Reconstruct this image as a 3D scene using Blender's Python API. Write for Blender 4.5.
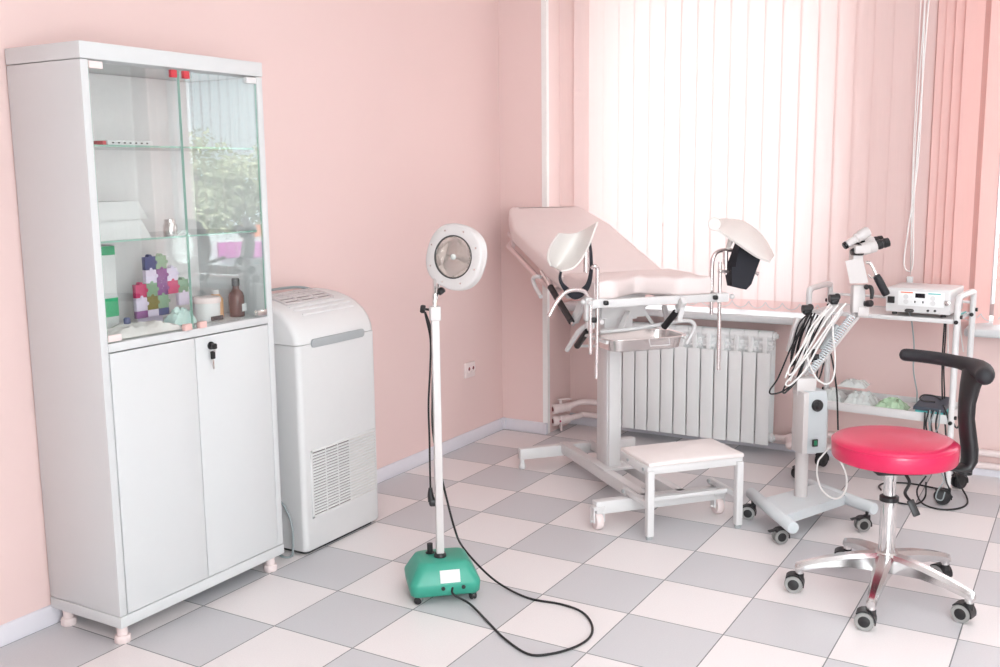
import bpy, bmesh, math, random
from mathutils import Vector as V, Matrix as Mx

for _o in list(bpy.data.objects):
    bpy.data.objects.remove(_o)
S = bpy.context.scene
COL = S.collection
PI = math.pi
R = math.radians
random.seed(7)

# ------------------------------------------------------------------ camera
CAM = V((2.0754, -1.8533, 1.3431))
RV = V((0.862098, 0.506619, -0.011198))
UV = V((-0.068721, 0.138777, 0.987936))
FV = V((-0.502061, 0.850928, -0.154455))
FPX = 1017.9
cd = bpy.data.cameras.new('camera')
cd.sensor_width = 36
cd.lens = 36 * FPX / 1000
cd.clip_start = 0.05
cam = bpy.data.objects.new('camera', cd)
COL.objects.link(cam)
m = Mx.Identity(4)
for i in range(3):
    m[i][0], m[i][1], m[i][2], m[i][3] = RV[i], UV[i], -FV[i], CAM[i]
cam.matrix_world = m
S.camera = cam

# ------------------------------------------------------------------ world, lights, exposure
S.view_settings.view_transform = 'Standard'
S.view_settings.look = 'None'
S.view_settings.gamma = 1
S.view_settings.use_curve_mapping = False
S.view_settings.exposure = -0.02
w = bpy.data.worlds.new('sky')
S.world = w
w.use_nodes = True
bg = w.node_tree.nodes['Background']
bg.inputs[0].default_value = (0.86, 0.96, 1.0, 1)
bg.inputs[1].default_value = 4.0


def light(name, kind, loc, target, energy, size=(1, 1), color=(1, 1, 1), angle=None):
    l = bpy.data.lights.new(name, kind)
    l.energy = energy
    l.color = color
    if kind == 'AREA':
        l.shape = 'RECTANGLE'
        l.size, l.size_y = size
    if angle:
        l.angle = angle
    o = bpy.data.objects.new(name, l)
    COL.objects.link(o)
    o.location = loc
    o.rotation_euler = (V(target) - V(loc)).to_track_quat('-Z', 'Y').to_euler()
    return o


light('sun', 'SUN', (4, -6, 14), (7, 8, 0), 12.0, color=(1, .95, .88), angle=R(1))
light('ceiling_fill', 'AREA', (1.9, 0.75, 2.66), (1.7, 0.95, 0), 16, (1.6, 1.6), (.88, .975, 1))  # unseen area light added under the ceiling to fill the room
light('ceiling_fill', 'AREA', (2.6, -1.7, 2.66), (2.6, -1.7, 0), 4, (1.3, 1.3), (.88, .975, 1))  # weaker added fill above the front of the room
light('side_fill_light', 'AREA', (3.5, -1.8, 1.4), (2.5, 4, .2), 178, (2.2, 2.0), (.88, .975, 1))  # fill light added inside the room at right front, no window behind it
for nm, xc, wd in (('daylight_portal', .39, 1.24), ('daylight_portal', 2.28, 1.32)):
    lp = light(nm, 'AREA', (xc, 3.16, 1.5), (xc, 0, 1.5), 1, (wd, 1.65))
    lp.data.cycles.is_portal = True


# ------------------------------------------------------------------ materials
def mat(name, col, rough=.5, metal=0., var=.03, scale=40., bump=0., alpha=1., sheen=0., coat=0., spec=.5):
    mt = bpy.data.materials.new(name)
    mt.use_nodes = True
    nt = mt.node_tree
    b = nt.nodes['Principled BSDF']
    b.inputs['Roughness'].default_value = rough
    b.inputs['Metallic'].default_value = metal
    b.inputs['Specular IOR Level'].default_value = spec
    b.inputs['Coat Weight'].default_value = coat
    if alpha < 1:
        b.inputs['Alpha'].default_value = alpha
    tc = nt.nodes.new('ShaderNodeTexCoord')
    no = nt.nodes.new('ShaderNodeTexNoise')
    no.inputs['Scale'].default_value = scale
    no.inputs['Detail'].default_value = 4
    nt.links.new(tc.outputs['Object'], no.inputs['Vector'])
    mx = nt.nodes.new('ShaderNodeMix')
    mx.data_type = 'RGBA'
    mx.inputs[6].default_value = tuple(c * (1 - var) for c in col) + (1,)
    mx.inputs[7].default_value = tuple(min(1, c * (1 + var)) for c in col) + (1,)
    nt.links.new(no.outputs['Fac'], mx.inputs[0])
    nt.links.new(mx.outputs[2], b.inputs['Base Color'])
    if bump:
        bp = nt.nodes.new('ShaderNodeBump')
        bp.inputs['Strength'].default_value = bump
        bp.inputs['Distance'].default_value = .004
        nt.links.new(no.outputs['Fac'], bp.inputs['Height'])
        nt.links.new(bp.outputs['Normal'], b.inputs['Normal'])
    return mt


def srgb(r, g, b):
    f = lambda c: (c / 255 / 12.92) if c <= 10 else ((c / 255 + .055) / 1.055) ** 2.4
    return (f(r), f(g), f(b))


def glass_mat(name, tint=(1, 1, 1), refl=2.0, rough=0.0):
    mt = bpy.data.materials.new(name)
    mt.use_nodes = True
    nt = mt.node_tree
    nt.nodes.clear()
    out = nt.nodes.new('ShaderNodeOutputMaterial')
    mix = nt.nodes.new('ShaderNodeMixShader')
    tr = nt.nodes.new('ShaderNodeBsdfTransparent')
    tr.inputs[0].default_value = tint + (1,)
    gl = nt.nodes.new('ShaderNodeBsdfGlossy')
    gl.inputs['Roughness'].default_value = rough
    lw = nt.nodes.new('ShaderNodeLayerWeight')      # Schlick reflectance of one glass face
    lw.inputs['Blend'].default_value = .5
    pw = nt.nodes.new('ShaderNodeMath')
    pw.operation = 'POWER'
    pw.inputs[1].default_value = 5
    nt.links.new(lw.outputs['Facing'], pw.inputs[0])
    mu = nt.nodes.new('ShaderNodeMath')
    mu.operation = 'MULTIPLY_ADD'
    mu.use_clamp = True
    mu.inputs[1].default_value = .96
    mu.inputs[2].default_value = .04 * refl
    nt.links.new(pw.outputs[0], mu.inputs[0])
    nt.links.new(mu.outputs[0], mix.inputs[0])
    nt.links.new(tr.outputs[0], mix.inputs[1])
    nt.links.new(gl.outputs[0], mix.inputs[2])
    nt.links.new(mix.outputs[0], out.inputs[0])
    return mt


def fabric_mat(name, col, trans=.5, tcol=None):
    mt = bpy.data.materials.new(name)
    mt.use_nodes = True
    nt = mt.node_tree
    nt.nodes.clear()
    out = nt.nodes.new('ShaderNodeOutputMaterial')
    mix = nt.nodes.new('ShaderNodeMixShader')
    mix.inputs[0].default_value = trans
    d = nt.nodes.new('ShaderNodeBsdfDiffuse')
    t = nt.nodes.new('ShaderNodeBsdfTranslucent')
    tc = nt.nodes.new('ShaderNodeTexCoord')
    mp = nt.nodes.new('ShaderNodeMapping')
    mp.inputs['Scale'].default_value = (300, 300, 6)
    no = nt.nodes.new('ShaderNodeTexNoise')
    no.inputs['Scale'].default_value = 1
    nt.links.new(tc.outputs['Object'], mp.inputs[0])
    nt.links.new(mp.outputs[0], no.inputs['Vector'])
    mx = nt.nodes.new('ShaderNodeMix')
    mx.data_type = 'RGBA'
    mx.inputs[6].default_value = tuple(c * .97 for c in col) + (1,)
    mx.inputs[7].default_value = tuple(min(1, c * 1.03) for c in col) + (1,)
    nt.links.new(no.outputs['Fac'], mx.inputs[0])
    nt.links.new(mx.outputs[2], d.inputs[0])
    if tcol:
        t.inputs[0].default_value = tcol + (1,)
    else:
        nt.links.new(mx.outputs[2], t.inputs[0])
    nt.links.new(d.outputs[0], mix.inputs[1])
    nt.links.new(t.outputs[0], mix.inputs[2])
    nt.links.new(mix.outputs[0], out.inputs[0])
    return mt


M_wall = mat('pink_paint', srgb(237, 208, 204), .75, var=.015, scale=3, bump=.02, spec=.3)
M_ceil = mat('ceiling_paint', srgb(245, 240, 238), .9)
M_white = mat('white_lacquer', srgb(216, 216, 217), .32, var=.008)
M_warm = mat('warm_white_enamel', srgb(212, 205, 204), .35, var=.01)
M_whitem = mat('white_enamel_metal', srgb(224, 221, 221), .3, var=.01)
M_plastic = mat('white_plastic', srgb(224, 222, 222), .38, var=.01)
M_seam = mat('dark_gap', srgb(70, 66, 66), .8)
M_base = mat('lilac_plastic', srgb(226, 222, 229), .4, var=.02)
M_pinkpl = mat('pale_pink_plastic', srgb(240, 222, 220), .4)
M_grey = mat('grey_plastic', srgb(170, 173, 175), .45)
M_lgrey = mat('light_grey_enamel', srgb(214, 219, 222), .4, var=.01)
M_mgrey = mat('grey_enamel', srgb(196, 200, 203), .42, var=.01)
M_ring = mat('castor_tyre_grey', srgb(150, 148, 146), .5)
M_black = mat('black_plastic', srgb(34, 32, 34), .42, var=.05)
M_blackf = mat('black_foam', srgb(34, 33, 38), .6, var=.08, scale=200, bump=.2)
M_cable = mat('black_rubber', srgb(30, 29, 31), .5)
M_wcable = mat('white_rubber', srgb(238, 234, 232), .45)
M_gcable = mat('grey_rubber', srgb(150, 158, 160), .5)
M_chrome = mat('chrome', (.78, .77, .77), .12, 1.0, var=.02)
M_steel = mat('stainless_steel', (.80, .76, .75), .24, 1.0, var=.03)
M_alu = mat('polished_aluminium', (.70, .69, .69), .2, 1.0, var=.05, scale=12)
M_green = mat('teal_green_enamel', srgb(56, 156, 134), .38, var=.03)
M_red = mat('red_leatherette', srgb(212, 26, 82), .36, var=.03, scale=120, bump=.05, coat=.35)
M_redm = mat('red_plastic', srgb(200, 60, 70), .4)
M_cushion = mat('pale_pink_leatherette', srgb(236, 221, 219), .45, var=.02, scale=16, bump=.25)
M_pad = mat('cream_leatherette', srgb(226, 219, 215), .42, var=.02, scale=30, bump=.12)
M_strap = mat('black_webbing', srgb(38, 38, 46), .8, var=.1, scale=200)
M_radiator = mat('radiator_enamel', srgb(246, 246, 246), .28, var=.006)
M_glass = glass_mat('door_glass', (.985, 1, .995), 1.9)
M_gedge = mat('green_glass_edge', srgb(150, 185, 172), .15, var=.02)
M_wglass = glass_mat('window_glass', (1, 1, 1), 1.0)
M_lens = glass_mat('lens_glass', (.97, 1, .98), 2.2)
M_darkglass = mat('dark_lens', srgb(18, 16, 24), .08)
M_blind = fabric_mat('blind_fabric', srgb(246, 226, 223), .45)
M_blind_hem = fabric_mat('blind_hem_fabric', srgb(244, 212, 208), .3)
M_blind_shade = fabric_mat('shaded_blind_fabric', srgb(243, 206, 201), .35)  # same blind fabric, shade on the turned slats put into a deeper colour
M_curtain = fabric_mat('white_curtain_fabric', srgb(246, 244, 242), .4)
M_bag = mat('clear_plastic_film', srgb(242, 248, 246), .2, var=.05, scale=30, bump=.4, alpha=.7)
M_bagg = mat('green_printed_film', srgb(205, 238, 200), .25, var=.2, scale=25, bump=.4, alpha=.6)
M_teal = mat('teal_plastic', srgb(90, 190, 190), .4)
M_brown = mat('brown_glass', srgb(96, 48, 40), .15, var=.05)
M_cotton = mat('cotton', srgb(205, 232, 226), .9, var=.1, scale=60, bump=.5)
M_amber = mat('amber_plastic', srgb(225, 170, 120), .4)
M_hollow = mat('dark_hole', srgb(140, 70, 74), .6)
M_purple = mat('plum_print', srgb(140, 80, 140), .5)
M_magenta = mat('magenta_print', srgb(205, 60, 110), .5)
M_olive = mat('olive_print', srgb(140, 128, 70), .5)
M_sage = mat('sage_print', srgb(140, 170, 140), .5)
M_navy = mat('slate_blue_print', srgb(78, 84, 130), .5)
M_lilac = mat('lilac_print', srgb(230, 215, 235), .5)
M_emerald = mat('emerald_print', srgb(50, 175, 120), .45)
M_orange = mat('orange_print', srgb(235, 120, 80), .5)
M_leaf = mat('leaf', srgb(200, 206, 172), .7, var=.25, scale=1.5)
M_bark = mat('bark', srgb(96, 78, 62), .9, var=.2)
M_asphalt = mat('asphalt', srgb(170, 168, 165), .9, var=.1)
M_kiosk = mat('kiosk_wall', srgb(232, 238, 240), .6)
M_signm = mat('kiosk_magenta_sign', srgb(214, 90, 190), .5)
M_signo = mat('kiosk_orange_sign', srgb(240, 140, 90), .5)


def floor_mat(T=.3):
    mt = bpy.data.materials.new('checker_tiles')
    mt.use_nodes = True
    nt = mt.node_tree
    b = nt.nodes['Principled BSDF']
    L = nt.links.new
    tc = nt.nodes.new('ShaderNodeTexCoord')
    sp = nt.nodes.new('ShaderNodeSeparateXYZ')
    L(tc.outputs['Object'], sp.inputs[0])

    def math_(op, a, bb=None, c=None):
        n = nt.nodes.new('ShaderNodeMath')
        n.operation = op
        for i, q in enumerate((a, bb, c)):
            if q is None:
                continue
            if isinstance(q, (int, float)):
                n.inputs[i].default_value = q
            else:
                L(q, n.inputs[i])
        return n.outputs[0]
    ux = math_('DIVIDE', sp.outputs[0], T)
    uy = math_('DIVIDE', sp.outputs[1], T)
    par = math_('FLOORED_MODULO', math_('ADD', math_('FLOOR', ux), math_('FLOOR', uy)), 2.0)
    gx = math_('ABSOLUTE', math_('SUBTRACT', math_('FRACT', math_('ADD', ux, .5)), .5))
    gy = math_('ABSOLUTE', math_('SUBTRACT', math_('FRACT', math_('ADD', uy, .5)), .5))
    g = math_('LESS_THAN', math_('MINIMUM', gx, gy), .0062)
    no = nt.nodes.new('ShaderNodeTexNoise')
    no.inputs['Scale'].default_value = 220
    no.inputs['Detail'].default_value = 3
    L(tc.outputs['Object'], no.inputs['Vector'])
    m1 = nt.nodes.new('ShaderNodeMix')
    m1.data_type = 'RGBA'
    m1.inputs[6].default_value = srgb(243, 236, 236) + (1,)
    m1.inputs[7].default_value = srgb(212, 210, 213) + (1,)
    L(par, m1.inputs[0])
    m3 = nt.nodes.new('ShaderNodeMix')
    m3.data_type = 'RGBA'
    m3.blend_type = 'MULTIPLY'
    m3.inputs[0].default_value = .12
    L(m1.outputs[2], m3.inputs[6])
    L(no.outputs['Fac'], m3.inputs[7])
    m2 = nt.nodes.new('ShaderNodeMix')
    m2.data_type = 'RGBA'
    L(g, m2.inputs[0])
    L(m3.outputs[2], m2.inputs[6])
    m2.inputs[7].default_value = srgb(120, 122, 124) + (1,)
    L(m2.outputs[2], b.inputs['Base Color'])
    b.inputs['Roughness'].default_value = .36
    bp = nt.nodes.new('ShaderNodeBump')
    bp.inputs['Strength'].default_value = .3
    bp.inputs['Distance'].default_value = .002
    L(math_('SUBTRACT', 1.0, g), bp.inputs['Height'])
    L(bp.outputs['Normal'], b.inputs['Normal'])
    return mt


M_floor = floor_mat()


# ------------------------------------------------------------------ helpers
def at(px_, py_, **k):
    """point where the ray through photo pixel (x, y) meets x=, y=, z= or lies d= metres deep"""
    d = RV * ((px_ - 500) / FPX) + UV * (-(py_ - 333.5) / FPX) + FV
    (a, v), = k.items()
    if a == 'd':
        return CAM + d * v
    i = 'xyz'.index(a)
    return CAM + d * ((v - CAM[i]) / d[i])


def depth(p):
    return (V(p) - CAM).dot(FV)


def catmull(pts, k=6, closed=False):
    pts = [V(p) for p in pts]
    n = len(pts)
    if n < 3:
        return pts
    out = []
    rng = range(n if closed else n - 1)
    for i in rng:
        if closed:
            p0, p1, p2, p3 = pts[(i - 1) % n], pts[i], pts[(i + 1) % n], pts[(i + 2) % n]
        else:
            p1, p2 = pts[i], pts[i + 1]
            p0 = pts[i - 1] if i > 0 else p1 * 2 - p2
            p3 = pts[i + 2] if i + 2 < n else p2 * 2 - p1
        for j in range(k):
            t = j / k
            out.append(.5 * ((2 * p1) + (p2 - p0) * t + (2 * p0 - 5 * p1 + 4 * p2 - p3) * t * t + (3 * p1 - p0 - 3 * p2 + p3) * t ** 3))
    if not closed:
        out.append(pts[-1])
    return out


class MB:
    """collects shapes (world or xf-local coordinates) into one mesh"""

    def __init__(self, xf=None):
        self.v, self.f, self.mi = [], [], []
        self.xf = xf

    def add(self, verts, faces, mi=0):
        o = len(self.v)
        self.v += [V(p) for p in verts]
        self.f += [tuple(i + o for i in f) for f in faces]
        self.mi += [mi] * len(faces)
        return self

    def box(self, c, s, rot=None, bev=0., seg=2, mi=0):
        bm = bmesh.new()
        bmesh.ops.create_cube(bm, size=1)
        for v in bm.verts:
            v.co = V((v.co.x * s[0], v.co.y * s[1], v.co.z * s[2]))
        if bev:
            bmesh.ops.bevel(bm, geom=list(bm.edges), offset=min(bev, min(s) * .49), segments=seg, affect='EDGES', profile=.5)
        if rot is not None:
            r = Mx.Rotation(rot, 3, 'Z') if isinstance(rot, (int, float)) else rot
            for v in bm.verts:
                v.co = r @ v.co
        bm.verts.index_update()
        self.add([v.co + V(c) for v in bm.verts], [[v.index for v in f.verts] for f in bm.faces], mi)
        bm.free()
        return self

    def bb(self, lo, hi, bev=0., mi=0, seg=2):
        lo, hi = V(lo), V(hi)
        return self.box((lo + hi) / 2, hi - lo, None, bev, seg, mi)

    def beam(self, p0, p1, wdt, hgt, up=(0, 0, 1), bev=0., mi=0):
        """box from p0 to p1; wdt sideways, hgt along up"""
        p0, p1 = V(p0), V(p1)
        x = (p1 - p0).normalized()
        y = V(up).cross(x)
        y = y.normalized() if y.length > 1e-6 else V((0, 1, 0))
        z = x.cross(y)
        r = Mx((x, y, z)).transposed()
        return self.box((p0 + p1) / 2, ((p1 - p0).length, wdt, hgt), r, bev, 2, mi)

    def tube(self, pts, r, n=10, k=6, closed=False, smooth=True, mi=0, flat=None, up=None):
        pts = catmull(pts, k, closed) if smooth else [V(p) for p in pts]
        N = len(pts)
        rs = r if isinstance(r, (list, tuple)) else None
        vs, fs = [], []
        nrm = None
        for i, p in enumerate(pts):
            if closed:
                t = pts[(i + 1) % N] - pts[i - 1]
            else:
                t = pts[min(i + 1, N - 1)] - pts[max(i - 1, 0)]
            t = t.normalized() if t.length > 1e-9 else V((0, 0, 1))
            if up is not None:
                nrm = V(up)
            elif nrm is None:
                nrm = V((0, 0, 1)) if abs(t.z) < .9 else V((1, 0, 0))
            nrm = (nrm - t * nrm.dot(t)).normalized()
            bn = t.cross(nrm)
            if rs:
                q = i / (N - 1) * (len(rs) - 1)
                a = int(min(q, len(rs) - 2))
                rr = rs[a] + (rs[a + 1] - rs[a]) * (q - a)
            else:
                rr = r
            fa = flat if flat else 1.
            for j in range(n):
                an = 2 * PI * j / n
                vs.append(p + nrm * (math.cos(an) * rr * fa) + bn * (math.sin(an) * rr))
        rings = N if closed else N - 1
        for i in range(rings):
            a, b = i * n, ((i + 1) % N) * n
            for j in range(n):
                j2 = (j + 1) % n
                fs.append((a + j, a + j2, b + j2, b + j))
        if not closed:
            fs.append(tuple(range(n - 1, -1, -1)))
            fs.append(tuple((N - 1) * n + j for j in range(n)))
        return self.add(vs, fs, mi)

    def cyl(self, p0, p1, r0, r1=None, n=20, mi=0):
        r1 = r0 if r1 is None else r1
        return self.tube([p0, p1], [r0, r1], n=n, smooth=False, mi=mi)

    def lathe(self, prof, o=(0, 0, 0), axis=(0, 0, 1), n=32, mi=0, warp=None, cap=True):
        z = V(axis).normalized()
        x = (V((0, 0, 1)) if abs(z.z) < .9 else V((1, 0, 0))).cross(z).normalized()
        y = z.cross(x)
        o = V(o)
        vs, fs = [], []
        for r, h in prof:
            for j in range(n):
                an = 2 * PI * j / n
                k = warp(an) if warp else 1.
                vs.append(o + z * h + x * (math.cos(an) * r * k) + y * (math.sin(an) * r * k))
        for i in range(len(prof) - 1):
            for j in range(n):
                j2 = (j + 1) % n
                fs.append((i * n + j, i * n + j2, (i + 1) * n + j2, (i + 1) * n + j))
        if cap and prof[0][0] > 1e-6:
            fs.append(tuple(range(n - 1, -1, -1)))
        if cap and prof[-1][0] > 1e-6:
            fs.append(tuple((len(prof) - 1) * n + j for j in range(n)))
        return self.add(vs, fs, mi)

    def sphere(self, c, r, sc=(1, 1, 1), n=16, mi=0):
        c = V(c)
        vs, fs = [], []
        m_ = n // 2
        for i in range(m_ + 1):
            th = PI * i / m_
            for j in range(n):
                an = 2 * PI * j / n
                vs.append(c + V((math.sin(th) * math.cos(an) * r * sc[0], math.sin(th) * math.sin(an) * r * sc[1], math.cos(th) * r * sc[2])))
        for i in range(m_):
            for j in range(n):
                j2 = (j + 1) % n
                fs.append((i * n + j, (i + 1) * n + j, (i + 1) * n + j2, i * n + j2))
        return self.add(vs, fs, mi)

    def prism(self, poly, vec, mi=0):
        poly = [V(p) for p in poly]
        n = len(poly)
        vec = V(vec)
        vs = poly + [p + vec for p in poly]
        fs = [tuple(range(n - 1, -1, -1)), tuple(range(n, 2 * n))]
        for i in range(n):
            j = (i + 1) % n
            fs.append((i, j, j + n, i + n))
        return self.add(vs, fs, mi)

    def loft(self, secs, mi=0, caps=True):
        n = len(secs[0])
        vs = [V(p) for s in secs for p in s]
        fs = []
        for i in range(len(secs) - 1):
            for j in range(n):
                j2 = (j + 1) % n
                fs.append((i * n + j, i * n + j2, (i + 1) * n + j2, (i + 1) * n + j))
        if caps:
            fs.append(tuple(range(n - 1, -1, -1)))
            fs.append(tuple((len(secs) - 1) * n + j for j in range(n)))
        return self.add(vs, fs, mi)

    def sheet(self, grid, mi=0):
        a, b = len(grid), len(grid[0])
        vs = [V(p) for row in grid for p in row]
        fs = [(i * b + j, i * b + j + 1, (i + 1) * b + j + 1, (i + 1) * b + j) for i in range(a - 1) for j in range(b - 1)]
        return self.add(vs, fs, mi)

    def shell(self, grid, th, mi=0):
        """closed thick surface from a grid of points"""
        a, b = len(grid), len(grid[0])
        P = [[V(p) for p in row] for row in grid]
        top, bot = [], []
        for i in range(a):
            for j in range(b):
                du = P[min(i + 1, a - 1)][j] - P[max(i - 1, 0)][j]
                dv = P[i][min(j + 1, b - 1)] - P[i][max(j - 1, 0)]
                nn = du.cross(dv)
                nn = nn.normalized() if nn.length > 1e-12 else V((0, 0, 1))
                edge = min(i, j, a - 1 - i, b - 1 - j)
                e = th if edge > 0 else th * .55
                top.append(P[i][j] + nn * e / 2)
                bot.append(P[i][j] - nn * e / 2)
        o = a * b
        fs = []
        for i in range(a - 1):
            for j in range(b - 1):
                q = (i * b + j, i * b + j + 1, (i + 1) * b + j + 1, (i + 1) * b + j)
                fs.append(q)
                fs.append(tuple(x + o for x in reversed(q)))
        loop = [j for j in range(b)] + [i * b + b - 1 for i in range(1, a)] + [(a - 1) * b + j for j in range(b - 2, -1, -1)] + [i * b for i in range(a - 2, 0, -1)]
        for i, x in enumerate(loop):
            y = loop[(i + 1) % len(loop)]
            fs.append((y, x, x + o, y + o))
        return self.add(top + bot, fs, mi)


def wm(o):
    mm = o.matrix_basis.copy()
    while o.parent:
        o = o.parent
        mm = o.matrix_basis @ mm
    return mm


def obj(name, mb, mats, parent=None, loc=None, sharp=38, subsurf=0, label=None):
    me = bpy.data.meshes.new(name)
    pts = [mb.xf @ p for p in mb.v] if mb.xf is not None else list(mb.v)
    if parent is not None:
        inv = wm(parent).inverted()
        pts = [inv @ p for p in pts]
    elif loc is not None:
        pts = [p - V(loc) for p in pts]
    me.from_pydata(pts, [], mb.f)
    mats = mats if isinstance(mats, (list, tuple)) else [mats]
    for q in mats:
        me.materials.append(q)
    for p, i in zip(me.polygons, mb.mi):
        p.material_index = i
        p.use_smooth = True
    bm = bmesh.new()
    bm.from_mesh(me)
    bmesh.ops.recalc_face_normals(bm, faces=bm.faces)
    bm.to_mesh(me)
    bm.free()
    me.set_sharp_from_angle(angle=R(sharp))
    o = bpy.data.objects.new(name, me)
    COL.objects.link(o)
    if parent is not None:
        o.parent = parent
    elif loc is not None:
        o.location = loc
    if subsurf:
        md = o.modifiers.new('smooth', 'SUBSURF')
        md.levels = md.render_levels = subsurf
    if label:
        o['label'] = label
    return o


def tag(o, label, cat, group=None, kind=None):
    o['label'] = label
    o['category'] = cat
    if group:
        o['group'] = group
    if kind:
        o['kind'] = kind
    return o


def thing(name, label, cat, loc, rz=0, group=None):
    o = bpy.data.objects.new(name, None)
    o.empty_display_size = .1
    COL.objects.link(o)
    o.location = loc
    o.rotation_euler = (0, 0, rz)
    return tag(o, label, cat, group)


def struct(name, mb, m_, parent=None, label=None, sharp=38):
    o = obj(name, mb, m_, parent, sharp=sharp)
    if parent is None:
        o['kind'] = 'structure'
    if label:
        o['label'] = label
    return o


# ------------------------------------------------------------------ the room
XL, XR, YF, YB, YP, ZC = -.6165, 3.7, -3.2, 2.997, 2.729, 2.7
XP = -.347                       # outer corner of the pilaster beside the niche
struct('floor', MB().bb((XL - .2, YF - .2, -.08), (XR + .2, YB + .45, 0)), M_floor)
struct('ceiling', MB().bb((XL - .2, YF - .2, ZC), (XR + .2, YB + .45, ZC + .1)), M_ceil)
struct('wall_left', MB().bb((XL - .2, YF - .2, 0), (XL, YB + .45, ZC)), M_wall)
struct('wall_right', MB().bb((XR, YF - .2, 0), (XR + .2, YB + .45, ZC)), M_ceil)
struct('wall_front', MB().bb((XL, YF - .2, 0), (XR, YF, ZC)), M_ceil)
W1 = (-.23, 1.00, .69, 2.42)
W2 = (1.62, 2.93, .69, 2.42)
yb2 = YB + .35
b = MB()
b.bb((XL, YB, 0), (XR, yb2, W1[2] - .03))
b.bb((XL, YB, W1[3]), (XR, yb2, ZC))
for a0, a1 in ((XL, W1[0]), (W1[1], W2[0]), (W2[1], XR)):
    b.bb((a0, YB, W1[2] - .03), (a1, yb2, W1[3]))
struct('wall_back', b, M_wall)
struct('wall_pilaster', MB().bb((XL, YP, 0), (XP, YB, ZC)), M_wall)
# white plastic corner trim on the pilaster edge
b = MB()
b.prism([(XP - .024, YP - .004, 0), (XP + .004, YP - .004, 0), (XP + .004, YP + .022, 0), (XP, YP + .022, 0), (XP, YP, 0), (XP - .024, YP, 0)], (0, 0, ZC))
struct('trim_1', b, M_ceil)


def skirting(p0, p1, nrm):
    prof = [(0, 0), (.016, 0), (.018, .012), (.014, .03), (.011, .046), (.006, .056), (0, .058)]
    p0, p1, nrm = V(p0), V(p1), V(nrm)
    return MB().loft([[p + nrm * a + V((0, 0, h)) for a, h in prof] for p in (p0, p1)])


struct('baseboard_left', skirting((XL, YF, 0), (XL, YP, 0), (1, 0, 0)), M_base)
b = skirting((XL + .018, YP, 0), (XP, YP, 0), (0, -1, 0))
b.box((XL + .016, YP - .016, .031), (.022, .022, .062), None, .006)
b.box((XP - .004, YP - .012, .03), (.02, .026, .06), None, .006)
struct('baseboard_pilaster', b, M_base)
struct('baseboard_back', skirting((XP, YB, 0), (XR, YB, 0), (0, -1, 0)), M_base)
struct('baseboard_right', skirting((XR, YF, 0), (XR, YB, 0), (-1, 0, 0)), M_base)

# windows: frame, pane, sill
for n, W in ((1, W1), (2, W2)):
    x0, x1, z0, z1 = W
    y0, y1 = YB + .17, YB + .23
    b = MB()
    fw = .055
    b.bb((x0, y0, z0), (x0 + fw, y1, z1), .006)
    b.bb((x1 - fw, y0, z0), (x1, y1, z1), .006)
    b.bb((x0, y0, z0), (x1, y1, z0 + fw), .006)
    b.bb((x0, y0, z1 - fw), (x1, y1, z1), .006)
    if n == 1:
        xm = x0 + (x1 - x0) * .62
        b.bb((xm - .03, y0, z0), (xm + .03, y1, z1), .006)
    wo = struct('window_%d' % n, b, M_white)
    struct('pane', MB().bb((x0 + .03, y0 + .025, z0 + .03), (x1 - .03, y0 + .031, z1 - .03)), M_wglass, wo)
    sx0, sx1 = (XP + .002, 1.04) if n == 1 else (1.60, 3.0)
    b = MB()
    b.box(((sx0 + sx1) / 2, (2.842 + y0) / 2, .655), (sx1 - sx0, y0 - 2.842, .036), None, .012, 3)
    struct('window_sill', b, M_white, wo)


# ------------------------------------------------------------------ outside the windows
struct('ground', MB().bb((-14, 3.6, -3.3), (40, 44, -3.1)), M_asphalt)


def tree(loc, h, rad, label, seed):
    rnd = random.Random(seed)
    t = thing('tree', label, 'tree', loc, 0, 'trees beyond the far window')
    x, y, z = loc
    b = MB()
    b.tube([(x, y, z), (x + .1, y, z + h * .4), (x - .05, y + .1, z + h * .8)], [.22, .15, .06], 8)
    obj('trunk', b, M_bark, t)
    b = MB()
    blobs = [(V((rnd.uniform(-1, 1) * rad * .8, rnd.uniform(-1, 1) * rad * .8, h * rnd.uniform(.35, .95))), rad * rnd.uniform(.35, .6)) for _ in range(9)]
    for c, r in blobs:
        for _ in range(1500):
            d = V((rnd.gauss(0, 1), rnd.gauss(0, 1), rnd.gauss(0, 1))).normalized()
            p = V(loc) + c + d * r * rnd.uniform(.55, 1.05)
            u = V((rnd.gauss(0, 1), rnd.gauss(0, 1), rnd.gauss(0, 1))).normalized()
            q = u.orthogonal().normalized()
            s = rnd.uniform(.05, .11)
            b.add([p - u * s, p + q * s * .5, p + u * s, p - q * s * .5], [(0, 1, 2, 3)])
    obj('foliage', b, M_leaf, t)


tree((9.4, 16.2, -3.1), 5.2, 1.9, 'leafy green tree outside, left one in the cabinet glass reflection', 1)
tree((14.4, 14.0, -3.1), 5.6, 1.9, 'tallest leafy tree outside, in the middle of the cabinet glass reflection', 2)
tree((15.2, 20.4, -3.1), 6.0, 2.2, 'leafy tree outside, furthest back in the cabinet glass reflection', 3)
k = thing('street_kiosk', 'white street kiosk with magenta and orange signs beyond the far window', 'kiosk', (8.2, 10.0, -3.1))
kb = Mx.Translation((8.2, 10.0, -2.65)) @ Mx.Rotation(R(-42), 4, 'Z')
b = MB(kb)
b.bb((-3, -1, -.45), (3, 1, 3.1), .03)
obj('wall', b, M_kiosk, k)
b = MB(kb)
for i in range(5):
    b.bb((-2.8 + i * 1.15, -1.03, .9), (-1.85 + i * 1.15, -1.0, 2.5))
obj('shop_window', b, mat('pale_shop_glass', srgb(150, 200, 205), .2), k)
obj('sign', MB(kb).bb((-1.6, -1.12, 2.86), (.9, -1.0, 3.08), .01), M_signm, k, label='magenta sign')
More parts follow.
